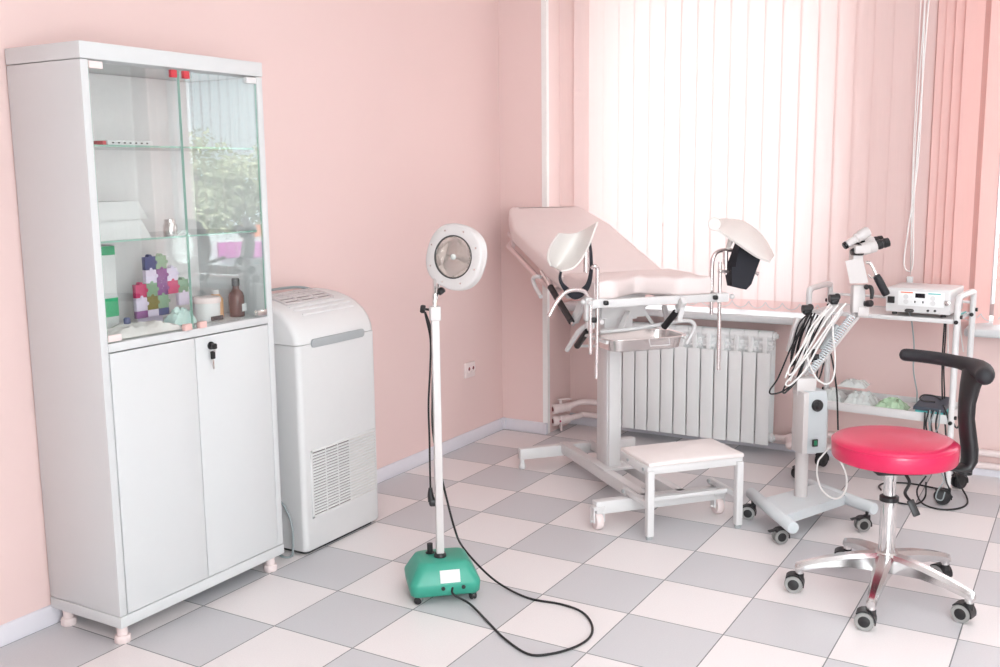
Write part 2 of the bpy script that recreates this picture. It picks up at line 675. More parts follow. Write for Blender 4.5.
obj('sign', MB(kb).bb((-1.9, -.6, 3.12), (.6, -.5, 3.30), .01), M_signo, k, label='orange sign')


# ------------------------------------------------------------------ vertical blinds
def blind(label, xs, m_slat, m_hem, x_chain=None):
    y0 = 2.878
    zb, zt = .694, 2.62
    t = thing('vertical_blind', label, 'blind', (sum(x for x, _ in xs) / len(xs), y0, zt))
    obj('head_rail', MB().bb((xs[0][0] - .03, y0 - .02, zt), (xs[-1][0] + .03, y0 + .02, zt + .045), .004), M_white, t)
    ends = []
    for x, an in xs:
        b = MB()
        wv = V((math.cos(an), math.sin(an), 0)) * .0428
        nv = V((-math.sin(an), math.cos(an), 0))
        c = V((x, y0, 0))
        g = []
        for q in (-1, -.5, 0, .5, 1):
            bow = nv * (.0015 * (1 - q * q))
            g.append([c + wv * q + bow + V((0, 0, z)) for z in (zb, zb + .05, zt)])
        b.sheet([[r[0], r[1]] for r in g], 1)
        b.sheet([[r[1], r[2]] for r in g], 0)
        obj('slat', b, [m_slat, m_hem], t, sharp=80)
        ends.append(c + V((0, 0, zb + .042)))
    b = MB()
    for p, q in zip(ends, ends[1:]):
        if (q - p).length < .05:
            continue
        off = V((0, -.012, 0))
        mid = (p + q) / 2
        b.tube([p + off, p * .82 + q * .18 + off + V((0, 0, -.020)), mid + off + V((0, 0, -.030)), p * .18 + q * .82 + off + V((0, 0, -.020)), q + off], .0018, 6, 4)
    obj('bottom_chain', b, M_white, t)
    return t


xs = []
x = -.30
while x < 1.40:
    an = R(5)
    if x < -.2:
        an = R(38)
    xs.append((x, an))
    x += .080
blind('closed pale pink vertical blind hanging in front of the left window', xs, M_blind, M_blind_hem)
xs = []
x = 1.468
while x < 1.60:
    xs.append((x, R(random.choice((22, 30, 38)))))
    x += .034
x = 1.66
while x < 2.86:
    xs.append((x, R(47)))
    x += .08
blind('open pale pink vertical blind at the right window with slats bunched behind the white device', xs, M_blind_shade, M_blind_shade)
# control cord of the blinds
b = MB()
pc = [(925, -2), (919, 150), (908, 230), (904, 262), (908, 271), (913, 262), (914, 200), (921, 100), (929, -2)]
b.tube([at(px_, py_, y=2.85) for px_, py_ in pc], .003, 8)
for q in (0, 4):
    b.tube([at(921 + q, -2, y=2.846), at(913 + q * .3, 160, y=2.846), at(910.5, 275, y=2.846)], .0022, 6)
o = obj('blind_cord', b, M_wcable, loc=at(910, 278, y=2.85))
tag(o, 'long looped white control cord hanging between the two blinds', 'cord')
p = at(910, 277, y=2.85)
obj('cord_weight', MB().bb(p + V((-.013, -.008, -.04)), p + V((.013, .008, .002)), .004), M_white, o)
# curtain at the far end of window 2 (seen in the cabinet glass)
g = []
for i in range(60):
    xx = 2.94 + i * .006
    g.append([(xx, 2.86 + .03 * math.sin(i * .75), z) for z in (.05, 1.3, 2.62)])
tag(obj('curtain', MB().shell(g, .003), M_curtain, loc=(3, 2.86, 2.62)), 'white gathered curtain beside the right window', 'curtain')


# ------------------------------------------------------------------ castors shared by the wheeled things
def castor(parent, p, h, yaw, r=.027, wd=.04, hood=M_black, wheel=(M_black, M_ring), stem_r=.006, stem_m=M_black, off=.018, brake=False):
    """swivel castor: wheel touches the floor at p, stem reaches height h"""
    p = V(p)
    p.z = 0
    d = V((math.cos(yaw), math.sin(yaw), 0))          # trailing direction
    ax = V((-d.y, d.x, 0))
    c = p + V((0, 0, r))
    st = c - d * off
    b = MB()
    b.cyl(st + V((0, 0, r * .7)), V((st.x, st.y, h)), stem_r, mi=1, n=14)
    b.cyl(st + V((0, 0, r * .5)), st + V((0, 0, r * 1.25)), r * .5, n=14)
    ro, ri = r * 1.16, r * 1.03
    poly = []
    for i in range(13):
        an = R(-12 + 150 * i / 12)
        poly.append(c + d * (-math.cos(an) * ro) + V((0, 0, math.sin(an) * ro)))
    for i in range(12, -1, -1):
        an = R(-12 + 150 * i / 12)
        poly.append(c + d * (-math.cos(an) * ri) + V((0, 0, math.sin(an) * ri)))
    poly = [q - ax * wd * .5 for q in poly]
    b.prism(poly, ax * wd)
    b.cyl(c - ax * wd * .14, c + ax * wd * .14, r * .6, n=14)
    if brake:
        b.beam(c + d * r * .6 + V((0, 0, r * .95)), c + d * r * 1.7 + V((0, 0, r * .75)), wd * .5, .006, bev=.002)
    f_ = obj('castor', b, [hood, stem_m], parent)
    wb = MB()
    for s in (-1, 1):
        a0 = c + ax * (s * wd * .16)
        wb.lathe([(r * .75, 0), (r * .96, 0), (r, wd * .06), (r, wd * .26), (r * .95, wd * .32), (r * .68, wd * .33)], a0, ax * s, 24, mi=1)
        wb.lathe([(r * .7, .001), (r * .7, wd * .30), (r * .55, wd * .35), (0, wd * .36)], a0, ax * s, 24, mi=0)
    obj('wheel', wb, list(wheel), f_)
    return f_


# ------------------------------------------------------------------ medicine cabinet
CX0, CX1, CY0, CY1, CZ0, CZ1 = -.611, -.2925, -.018, .670, .052, 1.707
cab = thing('medicine_cabinet', 'tall white medicine cabinet with glass doors above solid doors', 'cabinet', ((CX0 + CX1) / 2, (CY0 + CY1) / 2, 0))
b = MB()
tp = .026
b.bb((CX0, CY0, CZ1 - .045), (CX1, CY1, CZ1), .002)
b.bb((CX0, CY0, CZ0), (CX1, CY1, CZ0 + .034), .002)
b.bb((CX0, CY0 + .001, CZ0 + .036), (CX1 - .002, CY0 + tp, CZ1 - .047), .002)
b.bb((CX0, CY1 - tp, CZ0 + .036), (CX1 - .002, CY1 - .001, CZ1 - .047), .002)
b.bb((CX0, CY0 + tp, .862), (CX1, CY1 - tp, .886), .001)
obj('carcass', b, M_white, cab)
b = MB()
b.bb((CX0, CY0 + tp, CZ0 + .034), (CX0 + .008, .115, CZ1 - .046))
b.bb((CX0, .118, CZ0 + .034), (CX0 + .008, CY1 - tp, CZ1 - .046))
obj('back_panel', b, mat('pale_back_board', srgb(240, 233, 233), .5), cab)
ysp = .3225
for y0, y1, lock in ((CY0 + tp + .003, ysp - .0015, False), (ysp + .0015, CY1 - tp - .003, True)):
    d = obj('door', MB().bb((CX1 - .02, y0, CZ0 + .037), (CX1 - .001, y1, .858), .0015), M_white, cab)
    if lock:
        p = at(210.5, 345.5, x=CX1)
        b = MB()
        b.cyl(p, p + V((.004, 0, 0)), .0125, n=20)
        b.cyl(p + V((.003, 0, 0)), p + V((.007, 0, 0)), .0075, n=16)
        lk = obj('lock', b, M_black, d)
        b = MB()
        b.box(p + V((.016, -.004, 0)), (.02, .003, .005), None, .001, mi=1)
        b.box(p + V((.022, -.006, .0)), (.014, .016, .018), None, .004)
        q = at(213, 355, x=CX1 + .012)
        b.tube([p + V((.02, -.006, -.006)), p + V((.02, .0, -.016)), q + V((0, 0, .01))], .0012, 6, mi=1)
        b.box(q, (.006, .018, .026), None, .004)
        b.box(q - V((0, 0, .028)), (.002, .006, .032), None, .0005, mi=1)
        obj('key', b, [M_black, M_steel], d)
gy = [(CY0 + tp + .001, .3195), (.3235, CY1 - tp - .004)]
for i, (y0, y1) in enumerate(gy):
    b = MB()
    zz0, zz1 = .891, CZ1 - .053
    b.bb((CX1 - .009, y0, zz0), (CX1 - .004, y1, zz1))
    gd = obj('glass_door', b, M_glass, cab)
    b = MB()
    for yy in (y0, y1):
        b.bb((CX1 - .0092, yy - .0005, zz0), (CX1 - .0038, yy + .0005, zz1))
    obj('polished_edge', b, M_gedge, gd)
    ym = y1 - .022 if i == 0 else y0 + .022
    pu = (at(186, 322, x=CX1), at(200.7, 320, x=CX1))[i]
    obj('pull', MB().bb((CX1 - .004, pu.y - .014, zz0 - .004), (CX1 + .012, pu.y + .014, zz0 + .016), .002), mat('rose_clip', srgb(232, 190, 184), .3), gd, label='small rose coloured clip pull')
    obj('magnet_clip', MB().bb((CX1 - .011, ym + .004 - .011, zz1 - .02), (CX1 + .001, ym + .004 + .011, zz1 + .002), .001), M_redm, gd, label='small red magnet clip')
    yh = y0 + .022 if i == 0 else y1 - .022
    for z_, mm in ((zz1 - .004, M_pinkpl if i == 0 else M_whitem), (zz0 + .012, M_pinkpl if i == 0 else M_steel)):
        obj('hinge', MB().bb((CX1 - .013, yh - .022, z_ - .012), (CX1 + .001, yh + .022, z_ + .007), .0015), mm, gd)
SH1, SH2 = 1.434, 1.168
for z_ in (SH1, SH2):
    b = MB()
    b.bb((CX0 + .012, CY0 + tp + .002, z_ - .0025), (CX1 - .03, CY1 - tp - .002, z_ + .0025))
    sh = obj('glass_shelf', b, M_glass, cab)
    obj('shelf_edge', MB().bb((CX1 - .0305, CY0 + tp + .002, z_ - .0027), (CX1 - .029, CY1 - tp - .002, z_ + .0027)), M_gedge, sh)
    b = MB()
    for yy in (CY0 + tp, CY1 - tp):
        for xx in (CX0 + .05, CX1 - .05):
            s = 1 if yy < .3 else -1
            b.cyl((xx, yy, z_ - .007), (xx, yy + s * .012, z_ - .007), .004, n=10)
    obj('shelf_pin', b, M_steel, cab)
for fx in (CX0 + .05, CX1 - .025):
    for fy in (CY0 + .022, CY1 - .045):
        b = MB()
        b.cyl((fx, fy, .012), (fx, fy, CZ0 + .001), .0155, n=20)
        b.lathe([(.021, 0), (.0235, .003), (.0235, .019), (.021, .023), (.014, .024)], (fx, fy, 0), n=24, warp=lambda a: 1 - .07 * (math.cos(8 * a) > .8))
        obj('foot', b, M_pinkpl, cab)

# things inside the cabinet
def carton(name, lo, hi, mats_, label, cat, tilt=0., lid=0., group=None):
    c = (V(lo) + V(hi)) / 2
    b = MB()
    b.box(c, V(hi) - V(lo), tilt, .002)
    o = obj(name, b, mats_[0], loc=(c.x, c.y, lo[2]))
    tag(o, label, cat, group)
    return o


zs2 = SH2 + .0026
b = MB()
y0, y1 = .02, .215
# lower tray box and upper lid, white, wedge-shaped fronts
b.loft([[(-.50, y0, zs2), (-.338, y0, zs2), (-.338, y1 + .005, zs2), (-.50, y1 + .005, zs2)], [(-.50, y0, zs2 + .055), (-.355, y0, zs2 + .055), (-.355, y1 - .015, zs2 + .055), (-.50, y1 - .015, zs2 + .055)]])
tag(obj('box', b, M_plastic, loc=(-.42, .094, zs2)), 'white box with sloping front on the middle glass shelf, lower of two', 'box')
b = MB()
z0 = zs2 + .0555
b.loft([[(-.50, y0, z0), (-.345, y0, z0), (-.345, y1 + .003, z0), (-.50, y1 + .003, z0)], [(-.50, y0, z0 + .052), (-.365, y0, z0 + .052), (-.365, y1 - .012, z0 + .052), (-.50, y1 - .012, z0 + .052)]])
tag(obj('box', b, M_plastic, loc=(-.42, .094, z0)), 'white box stacked on top of another white box on the glass shelf', 'box')
zs1 = SH1 + .0026
b = MB()
b.bb((-.40, .09, zs1), (-.34, .25, zs1 + .014), .003)
for i in range(7):
    b.bb((-.3405, .105 + i * .02, zs1 + .005), (-.3395, .112 + i * .02, zs1 + .009), mi=1)
b.bb((-.39, .078, zs1), (-.345, .09, zs1 + .012), .002, mi=2)
tag(obj('instrument_strip', b, [M_plastic, M_seam, M_redm], loc=(-.37, .17, zs1)), 'flat white dotted instrument strip with red end on the top glass shelf', 'instrument')
b = MB()
b.lathe([(.02, 0), (.021, .002), (.021, .03), (.017, .036), (.017, .048), (0, .05)], (-.38, .33, zs2), n=20)
tag(obj('jar', b, M_steel, loc=(-.38, .33, zs2)), 'small metal lidded jar on the middle glass shelf near the door gap', 'jar')
b = MB()
b.bb((-.43, .275, zs2), (-.37, .36, zs2 + .004), .001)
zd = .8865
c = carton('carton', (-.51, .06, zd + .001), (-.43, .160, 1.150), [M_plastic], 'tall white carton with emerald bands standing left in the cabinet', 'carton')
for z_, h_ in ((.94, .055), (1.122, .026)):
    obj('band', MB().bb((-.5105, .0595, z_), (-.4295, .1605, z_ + h_)), M_emerald, c, label='emerald printed band')
# jigsaw patterned upright board
b = MB()
mats_j = [M_magenta, M_purple, M_olive, M_sage, M_navy, M_lilac, M_teal]
cells = {(0, 1): 5, (0, 2): 0, (0, 0): 1, (1, 0): 5, (1, 1): 2, (1, 2): 3, (1, 3): 5, (1, 4): 4, (2, 0): 4, (2, 1): 3, (2, 2): 1, (2, 3): 1, (2, 4): 3, (3, 2): 0, (3, 3): 5, (4, 2): 3, (4, 1): 5}
cs = .042
for (i, j), mi in cells.items():
    yy, z_ = .248 + i * cs, .898 + j * cs * .98
    if j == 0:
        z_ = .898 + cs * .45
        b.bb((-.47, yy, z_ - 0.0), (-.455, yy + cs * .985, .898 + cs * .97), .001, mi)
        continue
    b.bb((-.47, yy, z_), (-.455, yy + cs * .985, z_ + cs * .965), .001, mi)
    b.cyl((-.4705, yy + cs * .99, z_ + cs * .5), (-.4545, yy + cs * .99, z_ + cs * .5), .006, n=12, mi=mi)
    b.cyl((-.4708, yy + cs * .5, z_ + cs), (-.4542, yy + cs * .5, z_ + cs), .006, n=12, mi=mi)
b.bb((-.472, .262, zd), (-.4715, .36, .93), .001, 5)
tag(obj('jigsaw_board', b, mats_j, loc=(-.463, .30, zd)), 'upright multicoloured jigsaw pattern board inside the cabinet', 'board')


def crumple(c, sx, sy, h, seed, n=14):
    rnd = random.Random(seed)
    g = []
    for i in range(n):
        row = []
        for j in range(n):
            u, v_ = i / (n - 1) * 2 - 1, j / (n - 1) * 2 - 1
            e = max(0, 1 - max(abs(u), abs(v_)) ** 3)
            row.append(V(c) + V((u * sx * rnd.uniform(.93, 1.03), v_ * sy * rnd.uniform(.93, 1.03), .004 + e * h * rnd.uniform(.55, 1.))))
        g.append(row)
    return g


M_paper = mat('crumpled_paper', srgb(240, 233, 230), .6, var=.04, scale=30, bump=.3)
b = MB().shell(crumple((-.36, .17, zd), .048, .135, .035, 5), .003)
tag(obj('paper_bundle', b, M_paper, loc=(-.36, .17, zd)), 'crumpled translucent paper packets lying on the cabinet deck', 'paper')
b = MB()
b.lathe([(.009, 0), (.01, .002), (.01, .014), (.007, .018), (0, .019)], (-.365, .135, zd + .0365), n=14)
tag(obj('vial_cap', b, M_navy, loc=(-.365, .135, zd + .0365)), 'tiny slate blue cap on the crumpled packets', 'cap')
b = MB()
b.shell(crumple((-.395, .36, zd), .030, .050, .055, 21, 12), .003)
tag(obj('cotton_bundle', b, M_cotton, loc=(-.40, .345, zd)), 'pale mint cotton bundle on the cabinet deck behind the door gap', 'cotton')
t = thing('jar', 'white round jar with pink rim and dark label on cabinet deck', 'jar', (-.39, .47, zd))
obj('body', MB().lathe([(.036, 0), (.04, .004), (.042, .055), (.042, .062)], (-.39, .47, zd), n=28), M_plastic, t)
obj('lid', MB().lathe([(.044, .06), (.045, .063), (.045, .073), (.042, .078), (0, .08)], (-.39, .47, zd), n=28), M_pinkpl, t, label='pink lid')
obj('label', MB().box((-.3468, .47, zd + .012), (.004, .05, .014), None, .001), M_black, t)
t = thing('bottle', 'amber plastic bottle half hidden beside the brown bottle in the cabinet', 'bottle', (-.43, .548, zd))
obj('body', MB().lathe([(.022, 0), (.024, .003), (.024, .06), (.012, .078)], (-.43, .548, zd), n=20), M_amber, t)
obj('cap', MB().lathe([(.0125, .076), (.0125, .092), (0, .093)], (-.43, .548, zd), n=16), M_plastic, t)
t = thing('bottle', 'brown glass bottle with pale label patch at right of the cabinet deck', 'bottle', (-.385, .596, zd))
obj('body', MB().lathe([(.024, 0), (.026, .003), (.026, .068), (.022, .08), (.011, .09), (.011, .104)], (-.385, .596, zd), n=22), M_brown, t)
obj('cap', MB().lathe([(.013, .102), (.013, .124), (.011, .127), (0, .128)], (-.385, .596, zd), n=18), M_black, t)
obj('label', MB().box((-.3588, .604, zd + .03), (.002, .02, .025), None, 0), M_plastic, t)
t = thing('bottle', 'white bottle with a dark red conical cap at the cabinet side wall', 'bottle', (-.42, .628, zd))
obj('body', MB().lathe([(.013, 0), (.0148, .003), (.0148, .06), (.0135, .064)], (-.42, .628, zd), n=20), M_plastic, t)
obj('cap', MB().lathe([(.0145, .064), (.0145, .078), (.005, .1), (.004, .112), (0, .113)], (-.42, .628, zd), n=18), mat('dark_red_plastic', srgb(140, 50, 56), .4), t)

# ------------------------------------------------------------------ portable air conditioner
AX, AY0, AY1 = -.288, .778, 1.213
ac = thing('portable_air_conditioner', 'white portable air conditioner standing between cabinet and wall socket', 'air conditioner', (-.43, .99, 0))


def rrect(x0, x1, y0, y1, r, z, n=6):
    out = []
    for cx, cy, a0 in ((x1 - r, y1 - r, 0), (x0 + r, y1 - r, 90), (x0 + r, y0 + r, 180), (x1 - r, y0 + r, 270)):
        for i in range(n + 1):
            a = R(a0 + 90 * i / n)
            out.append(V((cx + r * math.cos(a), cy + r * math.sin(a), z)))
    return out


b = MB()
b.loft([rrect(-.565, AX - .006, AY0 + .006, AY1 - .006, .018, .014), rrect(-.57, AX, AY0, AY1, .022, .022), rrect(-.57, AX, AY0, AY1, .022, .762)])
obj('body', b, M_plastic, ac)
b = MB()
b.loft([rrect(-.56, AX - .02, AY0 + .02, AY1 - .02, .02, 0), rrect(-.56, AX - .02, AY0 + .02, AY1 - .02, .02, .016)])
obj('base', b, M_black, ac)
prof = [(.0, .764), (-.003, .788), (-.016, .818), (-.04, .848), (-.075, .874), (-.115, .892), (-.16, .905), (-.21, .913), (-.262, .915)]
secs = []
for yy, sc, in ((AY0, .93), (AY0 + .006, .972), (AY0 + .02, .992), (AY0 + .035, 1.), (AY1 - .035, 1.), (AY1 - .02, .992), (AY1 - .006, .972), (AY1, .93)):
    ins = (1 - sc) * .35
    sec = [V((AX - ins + a, yy, .764 + (h - .764) * sc)) for a, h in prof]
    sec += [V((-.57, yy, .764))]
    secs.append(sec)
obj('top_cover', MB().loft(secs), M_plastic, ac, sharp=50)


def cover_pt(a, y, out=0.):
    """point on the curved cover at run a (0 at the front edge), lifted by out"""
    for (a0, h0), (a1, h1) in zip(prof, prof[1:]):
        if a1 <= a <= a0:
            q = (a - a0) / (a1 - a0)
            n = V((h0 - h1, 0, a1 - a0)) * -1
            n.normalize()
            if n.z < 0:
                n = -n
            return V((AX + a, y, h0 + (h1 - h0) * q)) + n * out


b = MB()
for a in (-.075, -.097, -.055):
    b.tube([cover_pt(a, AY0 + .07 + .02 * (a > -.06), .0), cover_pt(a, (AY0 + AY1) / 2, .001), cover_pt(a, AY1 - .06, .0)], .005, 8)
obj('cover_rib', b, M_plastic, ac)
b = MB()
for i in range(6):
    a = -.118 - i * .0235
    b.beam(cover_pt(a, AY0 + .075, .002), cover_pt(a, AY1 - .10, .002), .0095, .008, up=(.2, 0, 1), bev=.001)
for q in range(4):
    yy = AY0 + .075 + q * (AY1 - .10 - AY0 - .075) / 3
    b.tube([cover_pt(-.116, yy, .004), cover_pt(-.17, yy, .004), cover_pt(-.236, yy, .004)], .005, 6, smooth=False)
gm = mat('vent_grey', srgb(214, 206, 206), .45)
tv = obj('top_vent', b, gm, ac)
b = MB()
b.sheet([[cover_pt(-.113, AY0 + .072, .0012), cover_pt(-.113, AY1 - .097, .0012)], [cover_pt(-.16, AY0 + .072, .0012), cover_pt(-.16, AY1 - .097, .0012)], [cover_pt(-.209, AY0 + .072, .0012), cover_pt(-.209, AY1 - .097, .0012)], [cover_pt(-.24, AY0 + .072, .0012), cover_pt(-.24, AY1 - .097, .0012)]])
obj('vent_recess', b, mat('vent_dark', srgb(150, 138, 138), .7), tv)
# grey handle strip
p0, p1 = at(311, 340, x=AX + .002), at(363.5, 330.5, x=AX + .002)
b = MB()
hs = []
for i in range(13):
    a = R(90 + 180 * i / 12)
    hs.append(V((AX - .004, p0.y + .012 + .012 * math.cos(a), .763 + .015 * math.sin(a))))
for i in range(13):
    a = R(-90 + 180 * i / 12)
    hs.append(V((AX - .004, p1.y - .012 + .012 * math.cos(a), .763 + .015 * math.sin(a))))
b.prism(hs, (.010, 0, 0))
obj('handle_strip', b, M_grey, ac, label='grey handle strip')
# louvred grille
ga, gb_ = at(309.5, 451, x=AX), at(371.5, 429, x=AX)
gc, gd_ = at(313, 518, x=AX), at(374, 492, x=AX)
gy0, gy1 = (ga.y + gc.y) / 2, AY1 - .022
gz0, gz1 = (gc.z + gd_.z) / 2, (ga.z + gb_.z) / 2
b = MB()
fr = .009
b.bb((AX - .002, gy0, gz0), (AX + .005, gy0 + fr, gz1), .001)
b.bb((AX - .002, gy1 - fr * .6, gz0), (AX + .005, gy1, gz1), .001)
b.bb((AX - .002, gy0, gz0), (AX + .005, gy1, gz0 + fr), .001)
b.bb((AX - .002, gy0, gz1 - fr), (AX + .005, gy1, gz1), .001)
nl = 21
ymid = gy0 + (gy1 - gy0) * .58
for i in range(nl):
    z_ = gz0 + .012 + (gz1 - gz0 - .024) * (i + .5) / nl
    b.box(((AX + .0025), (gy0 + gy1) / 2, z_), (.005, gy1 - gy0 - .012, .0072), None, .001)
for q in (.22, .40, .58):
    yy = gy0 + (gy1 - gy0) * q
    b.bb((AX - .001, yy - .002, gz0 + .006), (AX + .003, yy + .002, gz1 - .006))
gr = obj('front_grille', b, M_plastic, ac)
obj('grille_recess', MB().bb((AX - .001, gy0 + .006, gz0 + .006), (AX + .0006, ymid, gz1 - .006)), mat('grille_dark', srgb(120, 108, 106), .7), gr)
obj('filter_mesh', MB().bb((AX - .001, ymid, gz0 + .006), (AX + .0012, gy1 - .004, gz1 - .006)), mat('filter_pale', srgb(222, 216, 212), .7), gr)
b = MB()
b.tube([(-.50, AY0 + .02, .90), (-.52, AY0 + .05, .925), (-.54, AY0 + .15, .932), (-.545, AY0 + .27, .93), (-.53, AY0 + .33, .922), (-.50, AY0 + .36, .906)], .005, 8)
obj('duct_cord', b, M_gcable, ac)
b = MB()
b.tube([(-.53, AY0 - .006, .22), (-.40, AY0 - .012, .20), (-.335, AY0 - .022, .13), (-.325, AY0 - .03, .03), (-.335, AY0 - .035, .006), (-.36, AY0 - .045, .0052), (-.42, AY0 - .02, .0052)], .0042, 8)
obj('power_cord', b, M_gcable, ac)

# ------------------------------------------------------------------ wall socket
p = at(468.5, 369.5, x=XL)
sk = thing('wall_socket', 'white double socket plate on the pink left wall', 'socket', p)
obj('plate', MB().bb(p + V((0, -.046, -.038)), p + V((.013, .044, .038)), .004, seg=3), M_pinkpl, sk)
for s in (-1, 1):
    q = p + V((.012, s * .019 + .006, .004))
    b = MB()
    b.lathe([(.017, -.002), (.0175, .004), (.015, .005), (.0145, .0005), (0, .0004)], q, (1, 0, 0), 24)
    so = obj('outlet', b, M_pinkpl, sk)
    obj('pin_hole', MB().cyl(q + V((.0003, 0, .002)), q + V((.0012, 0, .002)), .009, n=16), M_hollow, so)

# ------------------------------------------------------------------ radiator and heating pipes
rad = thing('radiator', 'white sectional aluminium radiator under the left window', 'radiator', (.38, 2.92, 0))
x0r, x1r, npan = -.055, .775, 12
pit = (x1r - x0r) / npan
ZT = .60
for i in range(npan):
    xc = x0r + pit * (i + .5)
    b = MB()
    hw = pit * .5 - .0025
    # front plate
    b.bb((xc - hw, 2.862, .047), (xc + hw, 2.872, .492), .004)
    # core
    b.bb((xc - .012, 2.872, .07), (xc + .012, 2.935, .57), .004)
    # rounded header and the stepped convection louvres below it
    b.cyl((xc - pit / 2 + .001, 2.900, .572), (xc + pit / 2 - .001, 2.900, .572), .025, n=18)
    b.cyl((xc - pit / 2, 2.915, .075), (xc + pit / 2, 2.915, .075), .022, n=16)
    for zf, yf in ((.536, 2.884), (.508, 2.878)):
        b.bb((xc - hw, yf, zf - .010), (xc + hw, 2.935, zf + .008), .006, seg=3)
    b.bb((xc - .003, 2.872, .48), (xc + .003, 2.93, .56), .001)
    b.bb((xc - hw - .002, 2.893, .44), (xc + hw + .002, 2.899, .565), .001)
    b.bb((xc - hw, 2.945, .06), (xc + hw, 2.952, .56), .002)
    obj('section', b, M_radiator, rad)
for z_ in (ZT - .028, .075):
    b = MB()
    b.cyl((x1r, 2.90, z_), (x1r + .012, 2.90, z_), .02, n=16)
    b.cyl((x1r + .012, 2.90, z_), (x1r + .022, 2.90, z_), .011, n=6)
    obj('end_plug', b, M_radiator, rad)
obj('wall_bracket', MB().bb((.1, 2.95, .5), (.13, 2.997, .53)).bb((.6, 2.95, .5), (.63, 2.997, .53)), M_radiator, rad)

pp = thing('heating_pipe', 'pale pink heating pipes with ball valves running along the niche wall', 'pipe', (-.2, 2.93, .1))
PY = 2.955
za, zb_ = .122, .058
b = MB()
b.tube([(-.325, 2.80, za), (-.30, 2.84, za), (-.255, 2.90, za + .02), (-.2, PY - .02, za + .022), (-.1, PY - .01, za + .012), (-.03, PY - .03, za - .03), (-.015, PY - .03, .09)], .0165, 12, 5)
obj('supply_pipe', b, M_pinkpl, pp)
b = MB()
b.tube([(-.325, 2.80, zb_), (-.30, 2.84, zb_), (-.255, 2.90, zb_ + .012), (-.2, PY - .005, zb_ + .012), (0.2, PY + .012, .055), (.6, PY + .014, .05), (1.4, PY + .014, .05), (3.6, PY + .014, .05)], .0155, 12, 5)
obj('return_pipe', b, M_pinkpl, pp)
b = MB()
b.tube([(.79, 2.915, .078), (.84, 2.915, .08), (.92, PY, .105), (1.1, PY + .012, .108), (3.6, PY + .012, .108)], .0155, 12, 5)
b.tube([(.86, 2.90, .085), (.875, 2.87, .075), (.88, 2.855, .07)], .017, 12, 5)
b.sphere((.882, 2.85, .068), .023)
b.cyl((.90, PY - .005, .103), (1.02, PY + .003, .105), .020, n=14)
obj('radiator_pipe', b, M_pinkpl, pp)
for z_, up in ((za, 1), (zb_, -1)):
    c0, c1 = V((-.334, 2.788, z_)), V((-.285, 2.862, z_ + .003))
    dd = (c1 - c0).normalized()
    b = MB()
    b.lathe([(.013, -.002), (.013, -.014), (.024, -.016), (.027, -.006), (.027, .012), (.022, .016), (.025, .03), (.025, .05), (.021, .055), (.024, .07), (.024, .085), (.017, .09)], c0, dd, 20)
    vv = obj('ball_valve', b, M_pinkpl, pp)
    obj('bore', MB().cyl(c0 - dd * .0135, c0 - dd * .0125, .012, n=16), M_hollow, vv)
    hc = c0 + dd * .035
    b = MB()
    b.cyl(hc, hc + V((0, 0, up * .045)), .008, n=12)
    if up > 0:
        b.beam(hc + V((-.012, -.012, .047)), hc + V((.055, .02, .052)), .015, .007, bev=.003)
    else:
        b.cyl(hc + V((.012, -.016, .028)), hc + V((.012, -.016, -.052)), .008, .006, n=10)
        b.cyl(hc + V((.0, -.0, 0)), hc + V((.012, -.018, 0)), .008, n=10)
    obj('valve_handle', b, M_pinkpl, vv)
    if up < 0:
        q = hc + V((.012, -.025, .0))
        obj('handle_cap', MB().cyl(q, q + V((.001, -.003, 0)), .005, n=10), M_magenta, vv)

# ------------------------------------------------------------------ examination lamp
LB = V((.304, .759, 0))
e1 = V((.74, .672, 0))
e2 = V((-.672, .74, 0))
lamp = thing('examination_lamp', 'white pole examination lamp with round head on a green wheeled base', 'lamp', LB)


def lrect(hx, hy, r, z, sx=0., n=5):
    return [LB + e1 * p.x + e2 * p.y + V((0, 0, z)) for p in rrect(-hx + sx, hx - sx, -hy + sx, hy - sx, r, 0, n)]


b = MB()
b.loft([lrect(.105, .088, .022, .024), lrect(.111, .094, .024, .030), lrect(.114, .097, .025, .060), lrect(.112, .095, .025, .068), lrect(.094, .081, .026, .100), lrect(.082, .069, .026, .121), lrect(.07, .058, .024, .126)])
obj('base', b, M_green, lamp, sharp=60)
for sx, sy, yw in ((-1, -1, 200), (1, -1, -30), (-1, 1, 120), (1, 1, 60)):
    q = LB + e1 * (.088 * sx) + e2 * (.076 * sy)
    castor(lamp, q, .034, R(yw), r=.0125, wd=.017, stem_m=M_chrome, hood=M_chrome, wheel=(M_black, M_black), off=.008)
# plate on the sloping front face
fn = (-e2 * .93 + V((0, 0, .38))).normalized()
fu = (V((0, 0, 1)) - fn * fn.z).normalized()
pc_ = LB - e2 * .0875 + e1 * .014 + V((0, 0, .087))
rot = Mx((e1, fu, fn)).transposed()
obj('rating_plate', MB().box(pc_, (.064, .04, .003), rot, .001), M_plastic, lamp, label='blank white plate')
b = MB()
for s in (-.01, .055):
    q = LB + e1 * s - e2 * .0935 + V((0, 0, .052))
    b.cyl(q, q - e2 * .006, .0065, n=14)
obj('fuse_cap', b, M_black, lamp)
PL = V((.3065, .7485, .1255))
b = MB()
b.lathe([(.020, 0), (.020, .006), (.017, .012), (.0165, .014)], PL, n=24)
obj('pole_socket', b, M_black, lamp)
q = at(430, 551, d=depth(PL) + .03)
b = MB()
b.cyl((q.x, q.y, .124), (q.x, q.y, .158), .0095, n=16)
b.lathe([(.015, 0), (.015, .004), (.01, .006)], (q.x, q.y, .124), n=16)
obj('dimmer_knob', b, M_black, lamp)
rl = math.atan2(e1.y, e1.x)
b = MB()
b.box((PL.x, PL.y, .53), (.0245, .0245, .80), rl, .003)
obj('pole', b, M_warm, lamp)
b = MB()
